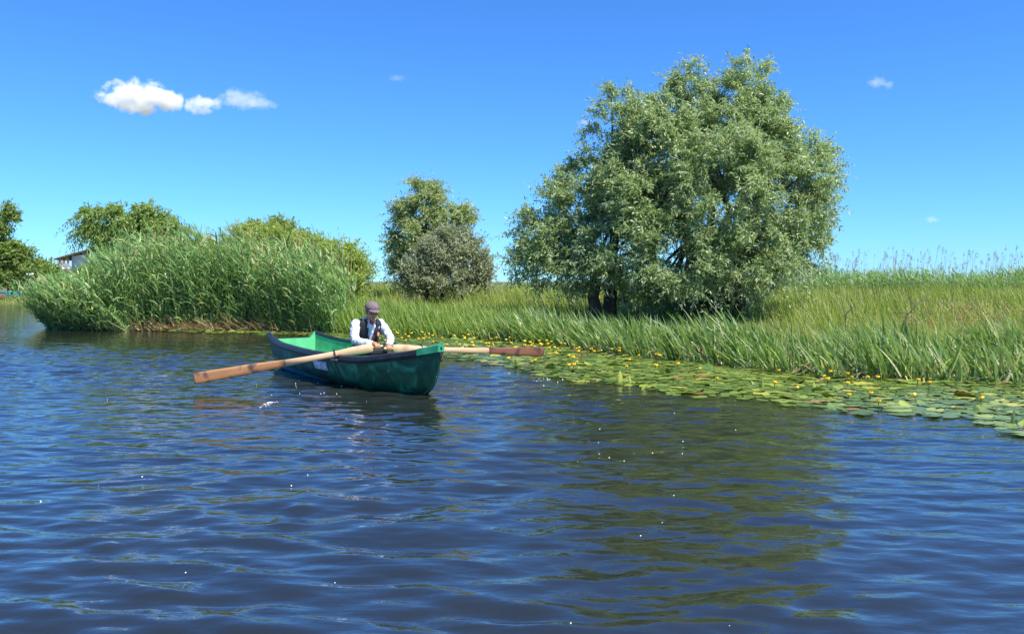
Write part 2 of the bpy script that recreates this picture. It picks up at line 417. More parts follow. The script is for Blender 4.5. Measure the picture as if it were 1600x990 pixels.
# the big willow
DW = 22.5
make_tree('willow_tree', 'big round silvery green willow growing on the bank behind the lily pads', DW,
    [(1155, 215, 105, 110, 0.5), (1090, 140, 42, 38, 0.3), (1172, 128, 36, 36, 0.2), (1225, 195, 46, 50, 0.4), (1262, 265, 40, 55, 0), (1262, 345, 36, 52, -0.2),
     (1215, 300, 70, 90, -0.8), (1110, 300, 85, 95, -1.3), (1030, 250, 70, 80, -0.6), (1040, 180, 46, 52, 0.0), (1005, 205, 40, 50, -0.3), (1000, 330, 60, 60, -1.2), (965, 195, 36, 62, 0.0), (985, 280, 62, 75, -0.4), (925, 265, 38, 50, 0.2),
     (900, 330, 62, 60, 0.1), (850, 370, 44, 52, 0.0), (832, 415, 30, 34, 0.0), (880, 420, 52, 36, -0.1), (960, 390, 70, 62, -0.9), (1050, 400, 80, 65, -1.5),
     (1140, 400, 80, 62, -1.4), (1210, 400, 50, 42, -0.8), (1256, 396, 34, 34, -0.3), (1190, 448, 34, 24, 0.6), (1060, 458, 62, 32, 0.9), (1140, 462, 52, 34, 0.9), (945, 440, 40, 26, -0.4), (1000, 460, 40, 26, 0.4)],
    M['willow'], [(930, 500, 0.1), (952, 500, 0.5), (1075, 500, 0.3), (1120, 500, 0.2), (1152, 500, 0.5)], nclump=900, ntwig=20, nleaf=15, leafL=0.11, leafW=0.033, droop=0.42, twigL=0.46, up=0.55,
    seed=3, clump_r=0.26, shell=0.45, trunk_r=0.16, nlimb=90, leaf_down=0.35)

make_tree('willow_tree', 'slender pale willow rising behind the grey olive bush', 36,
    [(662, 318, 30, 36, 0), (660, 293, 16, 18, 0), (682, 300, 14, 16, 0.2), (634, 338, 22, 26, 0), (700, 345, 36, 32, 0.2), (624, 382, 22, 24, 0.1), (660, 370, 36, 34, -0.3), (690, 395, 44, 36, 0), (722, 326, 13, 16, 0), (622, 418, 18, 18, 0.3), (612, 432, 10, 9, 0.3),
     (738, 350, 12, 14, 0)],
    M['willow2'], [(655, 465, 0.2), (668, 465, 0.5)], nclump=190, ntwig=15, nleaf=14, leafL=0.15, leafW=0.042, droop=0.35, twigL=0.6, seed=5, clump_r=0.22, margin=0.22, trunk_r=0.13, nlimb=34, up=0.6, leaf_down=0.2)

make_tree('olive_bush', 'rounded grey olive bush standing in front of the slender willow', 31.5,
    [(700, 400, 55, 45, 0), (735, 405, 40, 48, 0.2), (665, 420, 42, 42, 0), (700, 440, 66, 28, -0.3), (640, 445, 26, 22, 0), (752, 430, 26, 32, 0), (690, 375, 30, 22, 0.2), (725, 375, 26, 22, 0.2)],
    M['olive'], [(690, 470, 0), (720, 470, 0.2), (668, 470, 0.2)], nclump=260, ntwig=14, nleaf=14, leafL=0.10, leafW=0.035, droop=0.1, twigL=0.42, seed=6, clump_r=0.24, margin=0.25, trunk_r=0.08, nlimb=40, up=0.5,
    cat='bush', leaf_down=0.0, shell=0.6)

make_tree('weeping_tree', 'tree with drooping olive branches rising behind the reed bed', 38,
    [(200, 340, 34, 28, 0), (150, 345, 26, 26, 0), (140, 364, 14, 18, 0), (235, 350, 36, 32, 0.3), (270, 365, 36, 26, 0), (185, 375, 40, 30, 0.2), (245, 390, 60, 34, 0.4), (300, 385, 22, 26, 0), (172, 322, 13, 12, 0),
     (227, 325, 11, 11, 0)],
    M['weep'], [(205, 460, 0.5), (235, 460, 1.0)], nclump=190, ntwig=12, nleaf=16, leafL=0.17, leafW=0.05, droop=0.9, twigL=0.8, seed=8, clump_r=0.3, margin=0.15, trunk_r=0.14, nlimb=36, leaf_down=0.7)

for (nm, lab, d, lobes, seed, b) in [
    ('shrub', 'tall yellow green shrub behind the middle of the reed bed', 30.5,
        [(345, 396, 32, 30, 0), (392, 386, 46, 34, 0), (440, 390, 44, 34, 0), (485, 400, 36, 30, 0.2), (400, 420, 90, 30, -0.3), (375, 372, 22, 16, 0), (430, 370, 20, 16, 0)], 11, 400),
    ('shrub', 'lower yellow green shrub at the right end of the reed bed', 28.5,
        [(500, 404, 36, 34, 0), (540, 410, 32, 32, 0), (562, 425, 22, 28, 0), (530, 440, 46, 24, -0.2)], 12, 535)]:
    make_tree(nm, lab, d, lobes, M['yellowgreen'], [(b, 470, 0.4), (b + 20, 470, 0.6)], nclump=230 if seed == 11 else 110, ntwig=14, nleaf=14, leafL=0.15, leafW=0.034, droop=0.25,
              twigL=0.5, seed=seed, clump_r=0.24, margin=0.2, trunk_r=0.05, nlimb=26, up=0.7, cat='shrub', leaf_down=0.1, group='yellow green shrubs behind the reeds')

for (lab, d, lobes, seed, b) in [
    ('dark small tree crown peeping over the shrub, left of a pair', 46, [(403, 357, 15, 12, 0), (398, 375, 22, 18, 0)], 14, 402),
    ('dark small tree crown peeping over the shrub, right of a pair', 45, [(447, 362, 24, 14, 0), (435, 352, 9, 8, 0), (470, 372, 18, 14, 0), (450, 385, 30, 16, 0)], 15, 450)]:
    make_tree('small_tree', lab, d, lobes, M['darkleaf'], [(b, 462, 0)], nclump=46, ntwig=12, nleaf=14, leafL=0.2, leafW=0.06, droop=0.3, twigL=0.55, seed=seed, clump_r=0.3, margin=0.4, trunk_r=0.1, nlimb=14,
              group='dark tree tops behind the shrubs')

make_tree('poplar_tree', 'tall thin topped dark tree at the left edge by the fence', 62,
    [(14, 335, 9, 18, 0), (10, 362, 13, 22, 0), (18, 395, 24, 26, 0), (40, 400, 12, 16, 0), (12, 425, 30, 26, 0), (44, 425, 20, 22, 0), (-14, 390, 20, 50, 0), (-20, 430, 22, 26, 0), (28, 442, 40, 14, 0)],
    M['darkleaf'], [(16, 458, 0.5), (-10, 458, 0.8)], nclump=170, ntwig=12, nleaf=14, leafL=0.26, leafW=0.10, droop=0.15, twigL=0.75, seed=17, clump_r=0.35, margin=0.5, trunk_r=0.2, nlimb=40, up=0.8, leaf_down=0.2)
make_tree('round_bush', 'round green bush between the left edge tree and the house', 66,
    [(66, 418, 14, 14, 0), (76, 424, 12, 12, 0), (60, 432, 16, 14, 0), (74, 440, 14, 12, 0)], M['weep'], [(68, 458, 0.3)], nclump=60, ntwig=12, nleaf=13, leafL=0.24, leafW=0.09, droop=0.2, twigL=0.6,
    seed=18, clump_r=0.35, trunk_r=0.1, nlimb=12, cat='bush')
make_tree('low_bush', 'low pale bush by the lamp post on the far bank', 57, [(47, 456, 5, 4, 0), (52, 459, 6, 4, 0)], M['willow2'], [(47, 463, 0)], nclump=14, ntwig=10, nleaf=10, leafL=0.13, leafW=0.06,
    droop=0.1, twigL=0.25, seed=19, clump_r=0.12, trunk_r=0.03, nlimb=5, cat='bush')

# ------------------------------------------------------------------ reed bed on the left
def stuff(name, V, Q, mat, label, cat):
    o = link(name, mesh_np(name, V, Q), mat); tag(o, label, cat, kind='stuff'); return o

def reeds(n, xs, ys, H, seed, leafL=0.42, leafW=0.03, lean=(-0.06, -0.03), nl=9):
    r = np.random.default_rng(seed)
    base = np.stack([xs, ys, ground_z(xs, ys) - 0.05], 1); base[:, 2] = np.maximum(base[:, 2], -0.25)
    d = unit(np.stack([lean[0] + r.normal(0, 0.09, n), lean[1] + r.normal(0, 0.09, n), np.ones(n)], 1))
    bend = np.stack([lean[0] * 0.6 + r.normal(0, 0.05, n), r.normal(0, 0.04, n), np.zeros(n)], 1)
    a = Acc()
    side = hdir(n, r); a.add(*ribbon(base, d, H, np.full(n, 0.011), bend, side, 4, np.linspace(1, 0.4, 5)))
    # leaves
    ti = np.repeat(np.arange(n), nl); K = n * nl
    t = np.tile(np.linspace(0.18, 0.98, nl), n) + r.uniform(-0.05, 0.05, K)
    p = base[ti] + H[ti][:, None] * (d[ti] * t[:, None] + bend[ti] * (t ** 2)[:, None])
    out = hdir(K, r); out[:, 0] -= 0.75; out = unit(out)
    ld = unit(out * r.uniform(0.25, 0.9, K)[:, None] + np.array([0, 0, 0.95]))
    LL = leafL * r.uniform(0.6, 1.25, K) * (0.75 + 0.35 * t); b = np.zeros((K, 3)); b[:, 2] = -r.uniform(0.1, 0.75, K); b[:, 0] -= 0.12
    sd = unit(np.cross(ld, np.array([0, 0, 1.0])) + r.normal(0, 0.3, (K, 3)))
    a.add(*ribbon(p, ld, LL, leafW * r.uniform(0.7, 1.25, K), b, sd, 3, np.array([0.55, 1, 0.75, 0.05])))
    return np.concatenate(a.V), np.concatenate(a.Q)

r = np.random.default_rng(31)
top_px = [(-60, 458), (40, 454), (60, 450), (100, 445), (132, 440), (165, 412), (210, 390), (260, 379), (320, 382), (380, 386), (450, 392), (520, 402), (570, 418), (600, 452), (640, 468)]
def reed_h(x, y):
    px = 800 + x / y * F
    tp = np.interp(px, [a for a, b in top_px], [b for a, b in top_px]) + 7 * np.sin(px * 0.11 + y) + 5 * np.sin(px * 0.31 + 2 * y)
    return CAMH + (440 - tp) / F * y - np.maximum(ground_z(x, y), -0.1)
n = 3600
xs = r.uniform(-14.6, -4.6, n); dep = np.abs(r.normal(0, 1, n)) * 1.9 - 0.5
ys = shore(xs) + dep
# the left end runs back along the channel
k = 1000
yl = r.uniform(26.5, 38, k); xl = np.interp(yl, [25.6, 28.5, 36, 49], [-13.2, -15.5, -20, -27.5]) + np.abs(r.normal(0, 1.2, k)) + 0.9
xs = np.concatenate([xs, xl]); ys = np.concatenate([ys, yl]); n += k
H = reed_h(xs, ys) * r.uniform(0.55, 1.14, n)
pxr = 800 + xs / ys * F
cl_ = 0.5 + 0.5 * np.sin(xs * 2.6 + 1.3 * ys) * np.sin(1.9 * ys - 1.1 * xs); H = H * (0.86 + 0.22 * cl_)
keep = (H > 0.5) & (r.uniform(0, 1, n) < 0.4 + 0.8 * cl_) & (r.uniform(0, 1, n) < np.interp(pxr, [430, 600], [1, 0.35]))
xs, ys, H = xs[keep], ys[keep], H[keep]; n = len(xs)
V, Q = reeds(n, xs, ys, H, 32, leafL=0.56, leafW=0.044)
stuff('reed_bed', V, Q, M['reed'], 'dense green reed bed leaning over the water left of the boat', 'reeds')

# reeds that overhang the water at the left tip
n = 420
xs = r.uniform(-13.9, -10.8, n); ys = shore(xs) - r.uniform(-0.1, 0.7, n)
V, Q = reeds(n, xs, ys, r.uniform(0.7, 1.7, n), 33, lean=(-0.42, -0.32), leafL=0.55, leafW=0.04)
stuff('overhanging_reeds', V, Q, M['reed'], 'short reeds arching low over the water at the foot of the reed bed', 'reeds')

# dry stalks standing in and above the reed bed
n = 480
px = r.uniform(170, 545, n); d = r.uniform(26, 30, n); xs = (px - 800) / F * d
tp = np.interp(px, [a for a, b in top_px], [b for a, b in top_px]) - r.uniform(-14, 34, n) * np.interp(px, [170, 260, 480, 560], [0.6, 1, 1, 0.4])
H = CAMH + (440 - tp) / F * d - 0.3
base = np.stack([xs, d, np.full(n, 0.3)], 1)
dd = unit(np.stack([r.normal(-0.01, 0.03, n), r.normal(0, 0.03, n), np.ones(n)], 1))
V, Q = ribbon(base, dd, H, r.uniform(0.014, 0.028, n), np.zeros((n, 3)), unit(hdir(n, r) * np.array([1, 0.3, 1])), 3, np.array([1, 0.9, 0.8, 0.5]))
stuff('dry_reed_stalks', V, Q, M['drystalk'], 'straw coloured dead reed stalks standing among the green reeds', 'reeds')
# broken tan litter along the foot of the reed bed
n = 700
px = r.triangular(140, 330, 520, n); xs = (px - 800) / F * 24.6; ys = shore(xs) - r.uniform(0.05, 0.75, n)
base = np.stack([xs, ys, r.uniform(-0.03, 0.06, n)], 1)
dd = unit(np.stack([r.normal(-0.5, 0.6, n), r.normal(-0.5, 0.4, n), r.uniform(0.25, 1.0, n)], 1))
V, Q = ribbon(base, dd, r.uniform(0.2, 0.75, n), r.uniform(0.014, 0.035, n), np.stack([np.zeros(n), np.zeros(n), -r.uniform(0, 0.4, n)], 1), hdir(n, r), 2, np.array([1, 0.8, 0.4]))
stuff('dry_reed_litter', V, Q, M['drylitter'], 'broken tan reed litter along the foot of the reed bed', 'reeds')

# ------------------------------------------------------------------ grasses
def grass(n, xs, ys, h, w, lean, bendv, seed, nseg=3, sp=0.16, prof=None):
    r = np.random.default_rng(seed)
    base = np.stack([xs, ys, np.maximum(ground_z(xs, ys), -0.12) - 0.03], 1)
    cl = 0.20 * np.sin(3.1 * xs + 1.7 * ys + 1.2 * np.sin(1.9 * ys)) * np.sin(2.3 * ys - 1.1 * xs) + 0.08 * np.sin(7 * xs + 4 * ys)
    d = unit(np.stack([lean[0] + cl + r.normal(0, sp, n), lean[1] + r.normal(0, sp, n), np.ones(n)], 1))
    b = np.stack([bendv[0] + r.normal(0, 0.12, n), bendv[1] + r.normal(0, 0.1, n), -np.abs(r.normal(0.12, 0.12, n))], 1)
    side = unit(np.stack([r.normal(0, 1, n), r.normal(0, 0.45, n), np.zeros(n)], 1))
    return ribbon(base, d, h, w, b, side, nseg, prof)

SW = np.array([0.7, 1, 0.95, 0.8, 0.5, 0.05])
# sword leaved fringe at the water's edge, right half
n = 12000
xs = r.uniform(-0.6, 11, n) ; dep = r.uniform(0, 1, n) ** 0.8 * 1.9 - 0.25; ys = shore(xs) + dep
clump = 0.5 + 0.5 * np.sin(xs * 2.1 + ys) * np.sin(ys * 1.7 - xs * 0.6)
keep = r.uniform(0, 1, n) < 0.35 + 0.65 * clump
xs, ys, clump = xs[keep], ys[keep], clump[keep]; n = len(xs)
h = (0.52 + 0.26 * clump) * r.uniform(0.6, 1.35, n)
V, Q = grass(n, xs, ys, h, r.uniform(0.020, 0.046, n), (-0.10, -0.05), (-0.20, -0.05), 41, 5, 0.26, SW)
stuff('sedge_fringe', V, Q, M['sedge'], 'sword leaved green sedge bent by the wind along the right bank', 'sedge')
# dead and broken blades tangled in the fringe
n = 650
xs = r.uniform(-1.5, 9, n); ys = shore(xs) + r.uniform(-0.35, 1.2, n)
base = np.stack([xs, ys, np.maximum(ground_z(xs, ys), 0.0) + r.uniform(0, 0.12, n)], 1)
dd = unit(np.stack([r.normal(-0.3, 0.9, n), r.normal(-0.4, 0.5, n), r.uniform(0.1, 1.3, n)], 1))
V, Q = ribbon(base, dd, r.uniform(0.25, 0.8, n), r.uniform(0.010, 0.026, n), np.stack([r.normal(-0.1, 0.2, n), r.normal(0, 0.15, n), -r.uniform(0.05, 0.7, n)], 1), hdir(n, r), 4, np.array([0.8, 1, 0.9, 0.7, 0.2]))
stuff('dead_sedge', V, Q, M['drystalk'], 'dead straw coloured blades tangled along the foot of the sedge', 'sedge')
# upright brighter grass left of it
n = 11000
xs = r.uniform(-8.5, 1.0, n); ys = shore(xs) + r.uniform(0, 1, n) * 3.2 - 0.3
h = r.uniform(0.45, 1.0, n) * np.interp(xs, [-8, -5, 0, 1], [1.0, 1.05, 0.85, 0.75])
V, Q = grass(n, xs, ys, h, r.uniform(0.016, 0.034, n), (-0.06, 0), (-0.14, 0), 42, 4, 0.14, np.array([0.7, 1, 0.9, 0.6, 0.05]))
stuff('waterside_grass', V, Q, M['brightgrass'], 'bright green upright grass on the bank behind the rower', 'grass')

# meadow
def scatter(n, x0, x1, y0, y1, r, power=1.0):
    y = y0 + (y1 - y0) * r.uniform(0, 1, n) ** power
    # widen with distance so that the field stays evenly covered
    x = r.uniform(0, 1, n) * (x1 - x0) + x0
    return x, y
n = 120000
xs = r.uniform(-9, 32, n); ys = shore(xs) + 1.2 + r.uniform(0, 1, n) ** 1.6 * 34
keep = np.abs(xs / ys) < 0.72
xs, ys = xs[keep], ys[keep]
patch = np.sin(xs * 0.55 + 0.3 * ys) * np.sin(ys * 0.42 - 0.2 * xs) + 0.5 * np.sin(xs * 1.3 - ys * 0.9)
dry = r.uniform(0, 1, len(xs)) < np.clip(0.05 + 0.5 * patch, 0.02, 0.75)
tus = np.sin(xs * 1.9 + 0.8 * ys + 1.5 * np.sin(ys * 0.9)) * np.sin(ys * 1.6 - 0.5 * xs)
hh = (0.56 - 0.10 * patch + 0.17 * tus) * r.uniform(0.6, 1.25, len(xs)) * np.interp(ys, [10, 26, 60], [0.85, 1.0, 1.15])
# trampled, lower strip under the willow and by the dead branches
ux = np.exp(-(((xs - 3.4) / 2.9) ** 4 + ((ys - 19.5) / 3.6) ** 4)); hh *= 1 - 0.72 * ux
ww = np.interp(ys, [12, 25, 60], [0.011, 0.018, 0.04])
for nm, mk, mat, lab in (('meadow_grass', ~dry, 'meadow', 'yellow green meadow grass covering the land behind the bank'), ('dry_meadow_grass', dry, 'meadowdry', 'straw tinted dry grass mixed through the meadow')):
    m_ = int(mk.sum())
    V, Q = grass(m_, xs[mk], ys[mk], hh[mk], ww[mk] * r.uniform(0.7, 1.3, m_), (-0.05, 0), (-0.14, 0), 43 if nm[0] == 'm' else 44, 2, 0.24, np.array([1, 0.8, 0.1]))
    stuff(nm, V, Q, M[mat], lab, 'grass')

# far bank grass on the left
n = 9000
xs = r.uniform(-48, -24, n); ys = shore(xs) + r.uniform(0, 1, n) ** 1.5 * 8 - 0.2
V, Q = grass(n, xs, ys, r.uniform(0.1, 0.28, n), np.full(n, 0.035), (0, 0), (0, 0), 45, 2, 0.2, np.array([1, 0.8, 0.1]))
stuff('far_bank_grass', V, Q, M['meadow'], 'short grass on the far bank at the left edge', 'grass')

# far reed belt closing the meadow, with feathery plumes on the right
n = 5000
xs = r.uniform(6, 36, n); ys = r.uniform(37, 44, n)
H = (1.15 + 0.25 * np.sin(xs * 0.8) * np.sin(xs * 0.31 + 1)) * r.uniform(0.75, 1.1, n) * np.interp(xs / ys, [0.2, 0.3, 0.6], [0.8, 0.92, 1.05])
V, Q = reeds(n, xs, ys, H, 51, leafL=0.4, leafW=0.035, nl=6)
stuff('far_reed_belt', V, Q, M['reed'], 'low green reed belt across the meadow right of the willow', 'reeds')
n = 340
px = np.concatenate([r.uniform(1215, 1640, 160), r.choice([1305, 1335, 1372, 1398, 1440, 1478, 1520, 1556, 1592, 1630], 180) + r.normal(0, 9, 180)]); d = r.uniform(38, 52, n); xs = (px - 800) / F * d
tp = 440 - r.beta(2.2, 1.6, n) * 60 * np.interp(px, [1215, 1290, 1640], [0.35, 0.9, 1.0])
H = CAMH + (440 - tp) / F * d - 0.55
base = np.stack([xs, d, np.full(n, 0.53)], 1)
dd = unit(np.stack([r.normal(0.02, 0.06, n), r.normal(0, 0.04, n), np.ones(n)], 1))
bend = np.stack([r.normal(0.03, 0.035, n), np.zeros(n), np.zeros(n)], 1)
a = Acc(); a.add(*ribbon(base, dd, H, r.uniform(0.008, 0.018, n), bend, unit(hdir(n, r) * np.array([1, 0.3, 1])), 3, np.array([1, 0.9, 0.7, 0.5])))
tip = base + H[:, None] * (dd + bend); psz = r.uniform(0.35, 1.25, n) * (r.uniform(0, 1, n) < 0.8)
ti = np.repeat(np.arange(n), 14); K = len(ti)
pp = tip[ti] - np.array([0, 0, 1.0]) * (r.uniform(0.0, 0.24, K) * psz[ti])[:, None] + r.normal(0, 0.012, (K, 3))
ld = unit(np.stack([r.normal(0.45, 0.35, K), r.normal(0, 0.3, K), r.uniform(-0.5, 0.9, K)], 1))
a.add(*leaves(pp, ld, r.uniform(0.06, 0.17, K) * np.maximum(psz[ti], 0.05), r.uniform(0.010, 0.022, K), rdir(K, r)))
stuff('plumed_reeds', np.concatenate(a.V), np.concatenate(a.Q), M['plume'], 'tall reeds with feathery mauve plumes against the sky at right', 'reeds')

# rusty dock on the far right
n = 80
px = r.uniform(1400, 1640, n); d = r.uniform(14.5, 18.5, n); xs = (px - 800) / F * d; ys = d
base = np.stack([xs, ys, ground_z(xs, ys)], 1); H = r.uniform(0.45, 0.8, n)
dd = unit(np.stack([r.normal(-0.05, 0.12, n), r.normal(0, 0.12, n), np.ones(n)], 1))
a = Acc(); a.add(*ribbon(base, dd, H, np.full(n, 0.008), np.zeros((n, 3)), hdir(n, r), 2, np.array([1, 0.9, 0.6])))
ti = np.repeat(np.arange(n), 7); K = len(ti); t = r.uniform(0.6, 1.0, K)
pp = base[ti] + dd[ti] * (H[ti] * t)[:, None] + r.normal(0, 0.025, (K, 3))
a.add(*leaves(pp, rdir(K, r), r.uniform(0.02, 0.045, K), r.uniform(0.015, 0.03, K), rdir(K, r)))
stuff('rusty_dock', np.concatenate(a.V), np.concatenate(a.Q), M['rust'], 'rust brown seed heads of weeds behind the sedge at far right', 'weeds')

# bare dead branches in the meadow
def bare_branch(label, pts_px, d, side):
    root_p = P(*pts_px[0], d); z0 = float(ground_z(root_p[0], root_p[1]))
    root = empty('bare_branch', (root_p[0], root_p[1], z0)); tag(root, label, 'branch', 'bare branches in the meadow')
    inv = np.array(root.location)
    pts = [P(px, py, d) for px, py in pts_px]; pts[0][2] = z0 - 0.1
    a = Acc(); a.add(*tube(np.array(pts) - inv, np.linspace(0.015, 0.005, len(pts)), 6)); link('main_stem', a.mesh('main_stem', True), M['deadwood'], root)
    for tw in side:
        b = Acc(); q = [P(px, py, d + 0.1) for px, py in tw]; b.add(*tube(np.array(q) - inv, np.linspace(0.008, 0.003, len(q)), 5))
        link('twig', b.mesh('twig', True), M['deadwood'], root)
bare_branch('thin bare forked branch sticking up from the meadow nearer the willow', [(1322, 505), (1321, 492), (1332, 480), (1348, 467)], 16.5,
            [[(1321, 492), (1316, 478), (1320, 462)], [(1322, 495), (1340, 502), (1352, 503)], [(1332, 480), (1322, 470)]])
bare_branch('long slanting bare branch in the meadow nearer the right edge', [(1400, 515), (1414, 497), (1430, 478), (1458, 452)], 16.0,
            [[(1414, 497), (1440, 490), (1462, 486)], [(1430, 478), (1418, 462), (1412, 455)], [(1420, 490), (1400, 488), (1388, 492)], [(1440, 469), (1452, 470)], [(1404, 508), (1425, 505), (1448, 508)]])

# ------------------------------------------------------------------ water lilies
def pad_mesh(name, rr, curl, seed):
    r = np.random.default_rng(seed); nn = 15
    a = np.linspace(R(16), R(344), nn); rad = rr * (1 + 0.05 * r.normal(size=nn)); rad[0] *= 0.95; rad[-1] *= 0.95
    el = 1.18
    rim = np.stack([np.cos(a) * rad * el, np.sin(a) * rad, curl * rr * (np.clip(np.sin(a * 1 + seed), 0, 1) ** 2) + 0.004 * r.normal(size=nn)], 1)
    mid = rim * 0.55; mid[:, 2] = rim[:, 2] * 0.12 + 0.002
    V = np.concatenate([[[0, 0, 0.0]], mid, rim]); T = [(0, 1 + i, 2 + i) for i in range(nn - 1)]
    Qd = [(1 + i, 1 + nn + i, 2 + nn + i, 2 + i) for i in range(nn - 1)]
    return V, np.array(Qd), np.array(T)
pv = [pad_mesh('lily_pad', 0.112, c, s) for s, c in enumerate([0.0, 0.04, 0.22, 0.02, 0.5, 0.0, 0.06])]
pr = np.random.default_rng(61)
def lily_noise(x, y): return 0.5 + 0.28 * np.sin(1.3 * x + 2.1 * y) + 0.22 * np.sin(2.9 * x - 1.1 * y + 1)
cand = 30000
cx = pr.uniform(-10.2, 8.5, cand); yf = front(cx) + 0.18 * np.sin(cx * 5) + 0.1 * np.sin(cx * 11 + 1); ysx = shore(cx) + 0.15
cy = yf + (ysx - yf) * pr.uniform(0, 1, cand)
frac_in = cy - yf
prob = np.clip(frac_in / 0.9, 0.12, 1) * np.clip(lily_noise(cx, cy) * 1.5 + np.clip(frac_in - 0.6, 0, 1), 0.1, 1) * np.clip((ysx - yf) / 4.5, 0.2, 1) * np.interp(cx, [-5, -2.6], [0.22, 1])
ok = (pr.uniform(0, 1, cand) < prob) 
cx, cy = cx[ok], cy[ok]; sc = pr.uniform(0.4, 1.2, len(cx)) ** 1.0 * np.interp(cy, [8, 14, 24], [1.0, 0.95, 1.0])
cell = {}; acc = []
for i in range(len(cx)):
    rad = 0.112 * sc[i]; kx, ky = int(cx[i] / 0.4), int(math.floor(cy[i] / 0.4)); good = True
    for a_ in (-1, 0, 1):
        for b_ in (-1, 0, 1):
            for j in cell.get((kx + a_, ky + b_), ()):
                if (cx[i] - cx[j]) ** 2 + (cy[i] - cy[j]) ** 2 < (0.60 * (rad + 0.112 * sc[j])) ** 2: good = False; break
            if not good: break
        if not good: break
    if good:
        cell.setdefault((kx, ky), []).append(i); acc.append(i)
acc = np.array(acc)
size = sc[acc] / cy[acc] ** 2
inview = np.abs(cx[acc] / cy[acc]) < 0.605
order = acc[np.argsort(-size * np.where(inview, 1, 0.001))]
LOOK = [('green', [(0, (0.07, 0.12, 0.020)), (0.5, (0.125, 0.19, 0.032)), (1, (0.20, 0.27, 0.045))], 0.74), ('lime', [(0, (0.19, 0.26, 0.045)), (1, (0.30, 0.36, 0.06))], 0.16),
        ('yellowing', [(0, (0.42, 0.40, 0.07)), (1, (0.50, 0.42, 0.08))], 0.05), ('reddish brown', [(0, (0.24, 0.12, 0.06)), (1, (0.32, 0.19, 0.08))], 0.05)]
shared = {}
for lk, stops, _ in LOOK:
    mt = mat_leaf('lily_pad_' + lk.replace(' ', '_'), stops, trans=0.10, rough=0.30, obj_random=True, spec=0.6); shared[lk] = []
    for V, Qd, T in pv:
        me = mesh_np('lily_pad', V, Qd, T); me.materials.append(mt); shared[lk].append(me)
for q, i in enumerate(order[:300]):
    lk = LOOK[int(np.searchsorted(np.cumsum([x[2] for x in LOOK]), pr.uniform(0, 0.999)))][0]; vi = int(pr.choice(7, p=[0.2, 0.2, 0.06, 0.2, 0.04, 0.18, 0.12]))
    if lk == 'reddish brown': vi = [0, 3, 5][vi % 3]
    o = bpy.data.objects.new('lily_pad', shared[lk][vi]); col.objects.link(o)
    o.location = (cx[i], cy[i], 0.010 + pr.uniform(0, 0.014)); s = float(sc[i]); o.scale = (s, s, s)
    o.rotation_euler = (pr.normal(0, 0.018), pr.normal(0, 0.018), pr.uniform(0, 6.28))
    zone = 'beside the far oar tip' if cx[i] < 0.9 else 'in front of the big willow' if cx[i] < 2.6 else 'right of the willow' if cx[i] < 3.7 else 'near the right edge'
    edge = 'at the outer edge' if cy[i] - front(cx[i]) < 0.7 else 'by the sedge'
    size_w = 'large' if s > 0.98 else 'medium' if s > 0.75 else 'small'
    tag(o, '%s %s lily pad%s %s %s' % (size_w, lk, ', rim upturned,' if vi in (2, 4) else '', zone, edge), 'lily pad', 'nearest floating lily pads')
rest = order[300:]
VV, QQ, TT, nv = [], [], [], 0
for i in rest:
    V, Qd, T = pv[int(pr.choice(7, p=[0.2, 0.2, 0.06, 0.2, 0.04, 0.18, 0.12]))]; a = pr.uniform(0, 6.28); c_, s_ = math.cos(a), math.sin(a)
    W = V * sc[i]; W = np.stack([W[:, 0] * c_ - W[:, 1] * s_ + cx[i], W[:, 0] * s_ + W[:, 1] * c_ + cy[i], W[:, 2] + W[:, 0] * pr.normal(0, 0.025) + W[:, 1] * pr.normal(0, 0.025) + 0.014 + pr.uniform(0, 0.015)], 1)
    VV.append(W); QQ.append(Qd + nv); TT.append(T + nv); nv += len(W)
o = link('lily_pad_carpet', mesh_np('lily_pad_carpet', np.concatenate(VV), np.concatenate(QQ), np.concatenate(TT)), M['padfar'])
tag(o, 'carpet of small lily pads between the bank and the nearer pads', 'lily pads', kind='stuff')

# yellow blooms
def bloom_mesh():
    a = Acc(); nn = 6
    for k in range(nn):
        t = k * 2 * math.pi / nn; c_, s_ = math.cos(t), math.sin(t); tx, ty = -s_, c_
        rows = [(0.004, 0.004, 0.0), (0.020, 0.015, 0.006), (0.027, 0.018, 0.022), (0.022, 0.012, 0.036)]
        V = []
        for rad, hw, z in rows:
            V += [(c_ * rad - tx * hw, s_ * rad - ty * hw, z), (c_ * rad + tx * hw, s_ * rad + ty * hw, z)]
        a.add(V, [(2 * i, 2 * i + 1, 2 * i + 3, 2 * i + 2) for i in range(3)])
    ellipsoid(a, (0, 0, 0.014), (0.014, 0.014, 0.016), seg=6, rings=4)
    return a.mesh('bloom')
bm_ = bloom_mesh(); bm_.materials.append(M['petal'])
sa = Acc(); sa.add(*tube(np.array([(0.01, 0, -0.16), (0.004, 0, -0.07), (0, 0, 0.002)]), [0.005, 0.005, 0.006], 6)); stm = sa.mesh('stem', True); stm.materials.append(M['stem'])
nf = 135
fx = np.concatenate([pr.uniform(-3.2, 1.2, 80), pr.uniform(0.5, 5.8, nf - 80)]); uu = pr.uniform(0, 1, nf) ** 0.6
fy = front(fx) + 0.25 + uu * (shore(fx) - front(fx) - 0.2)
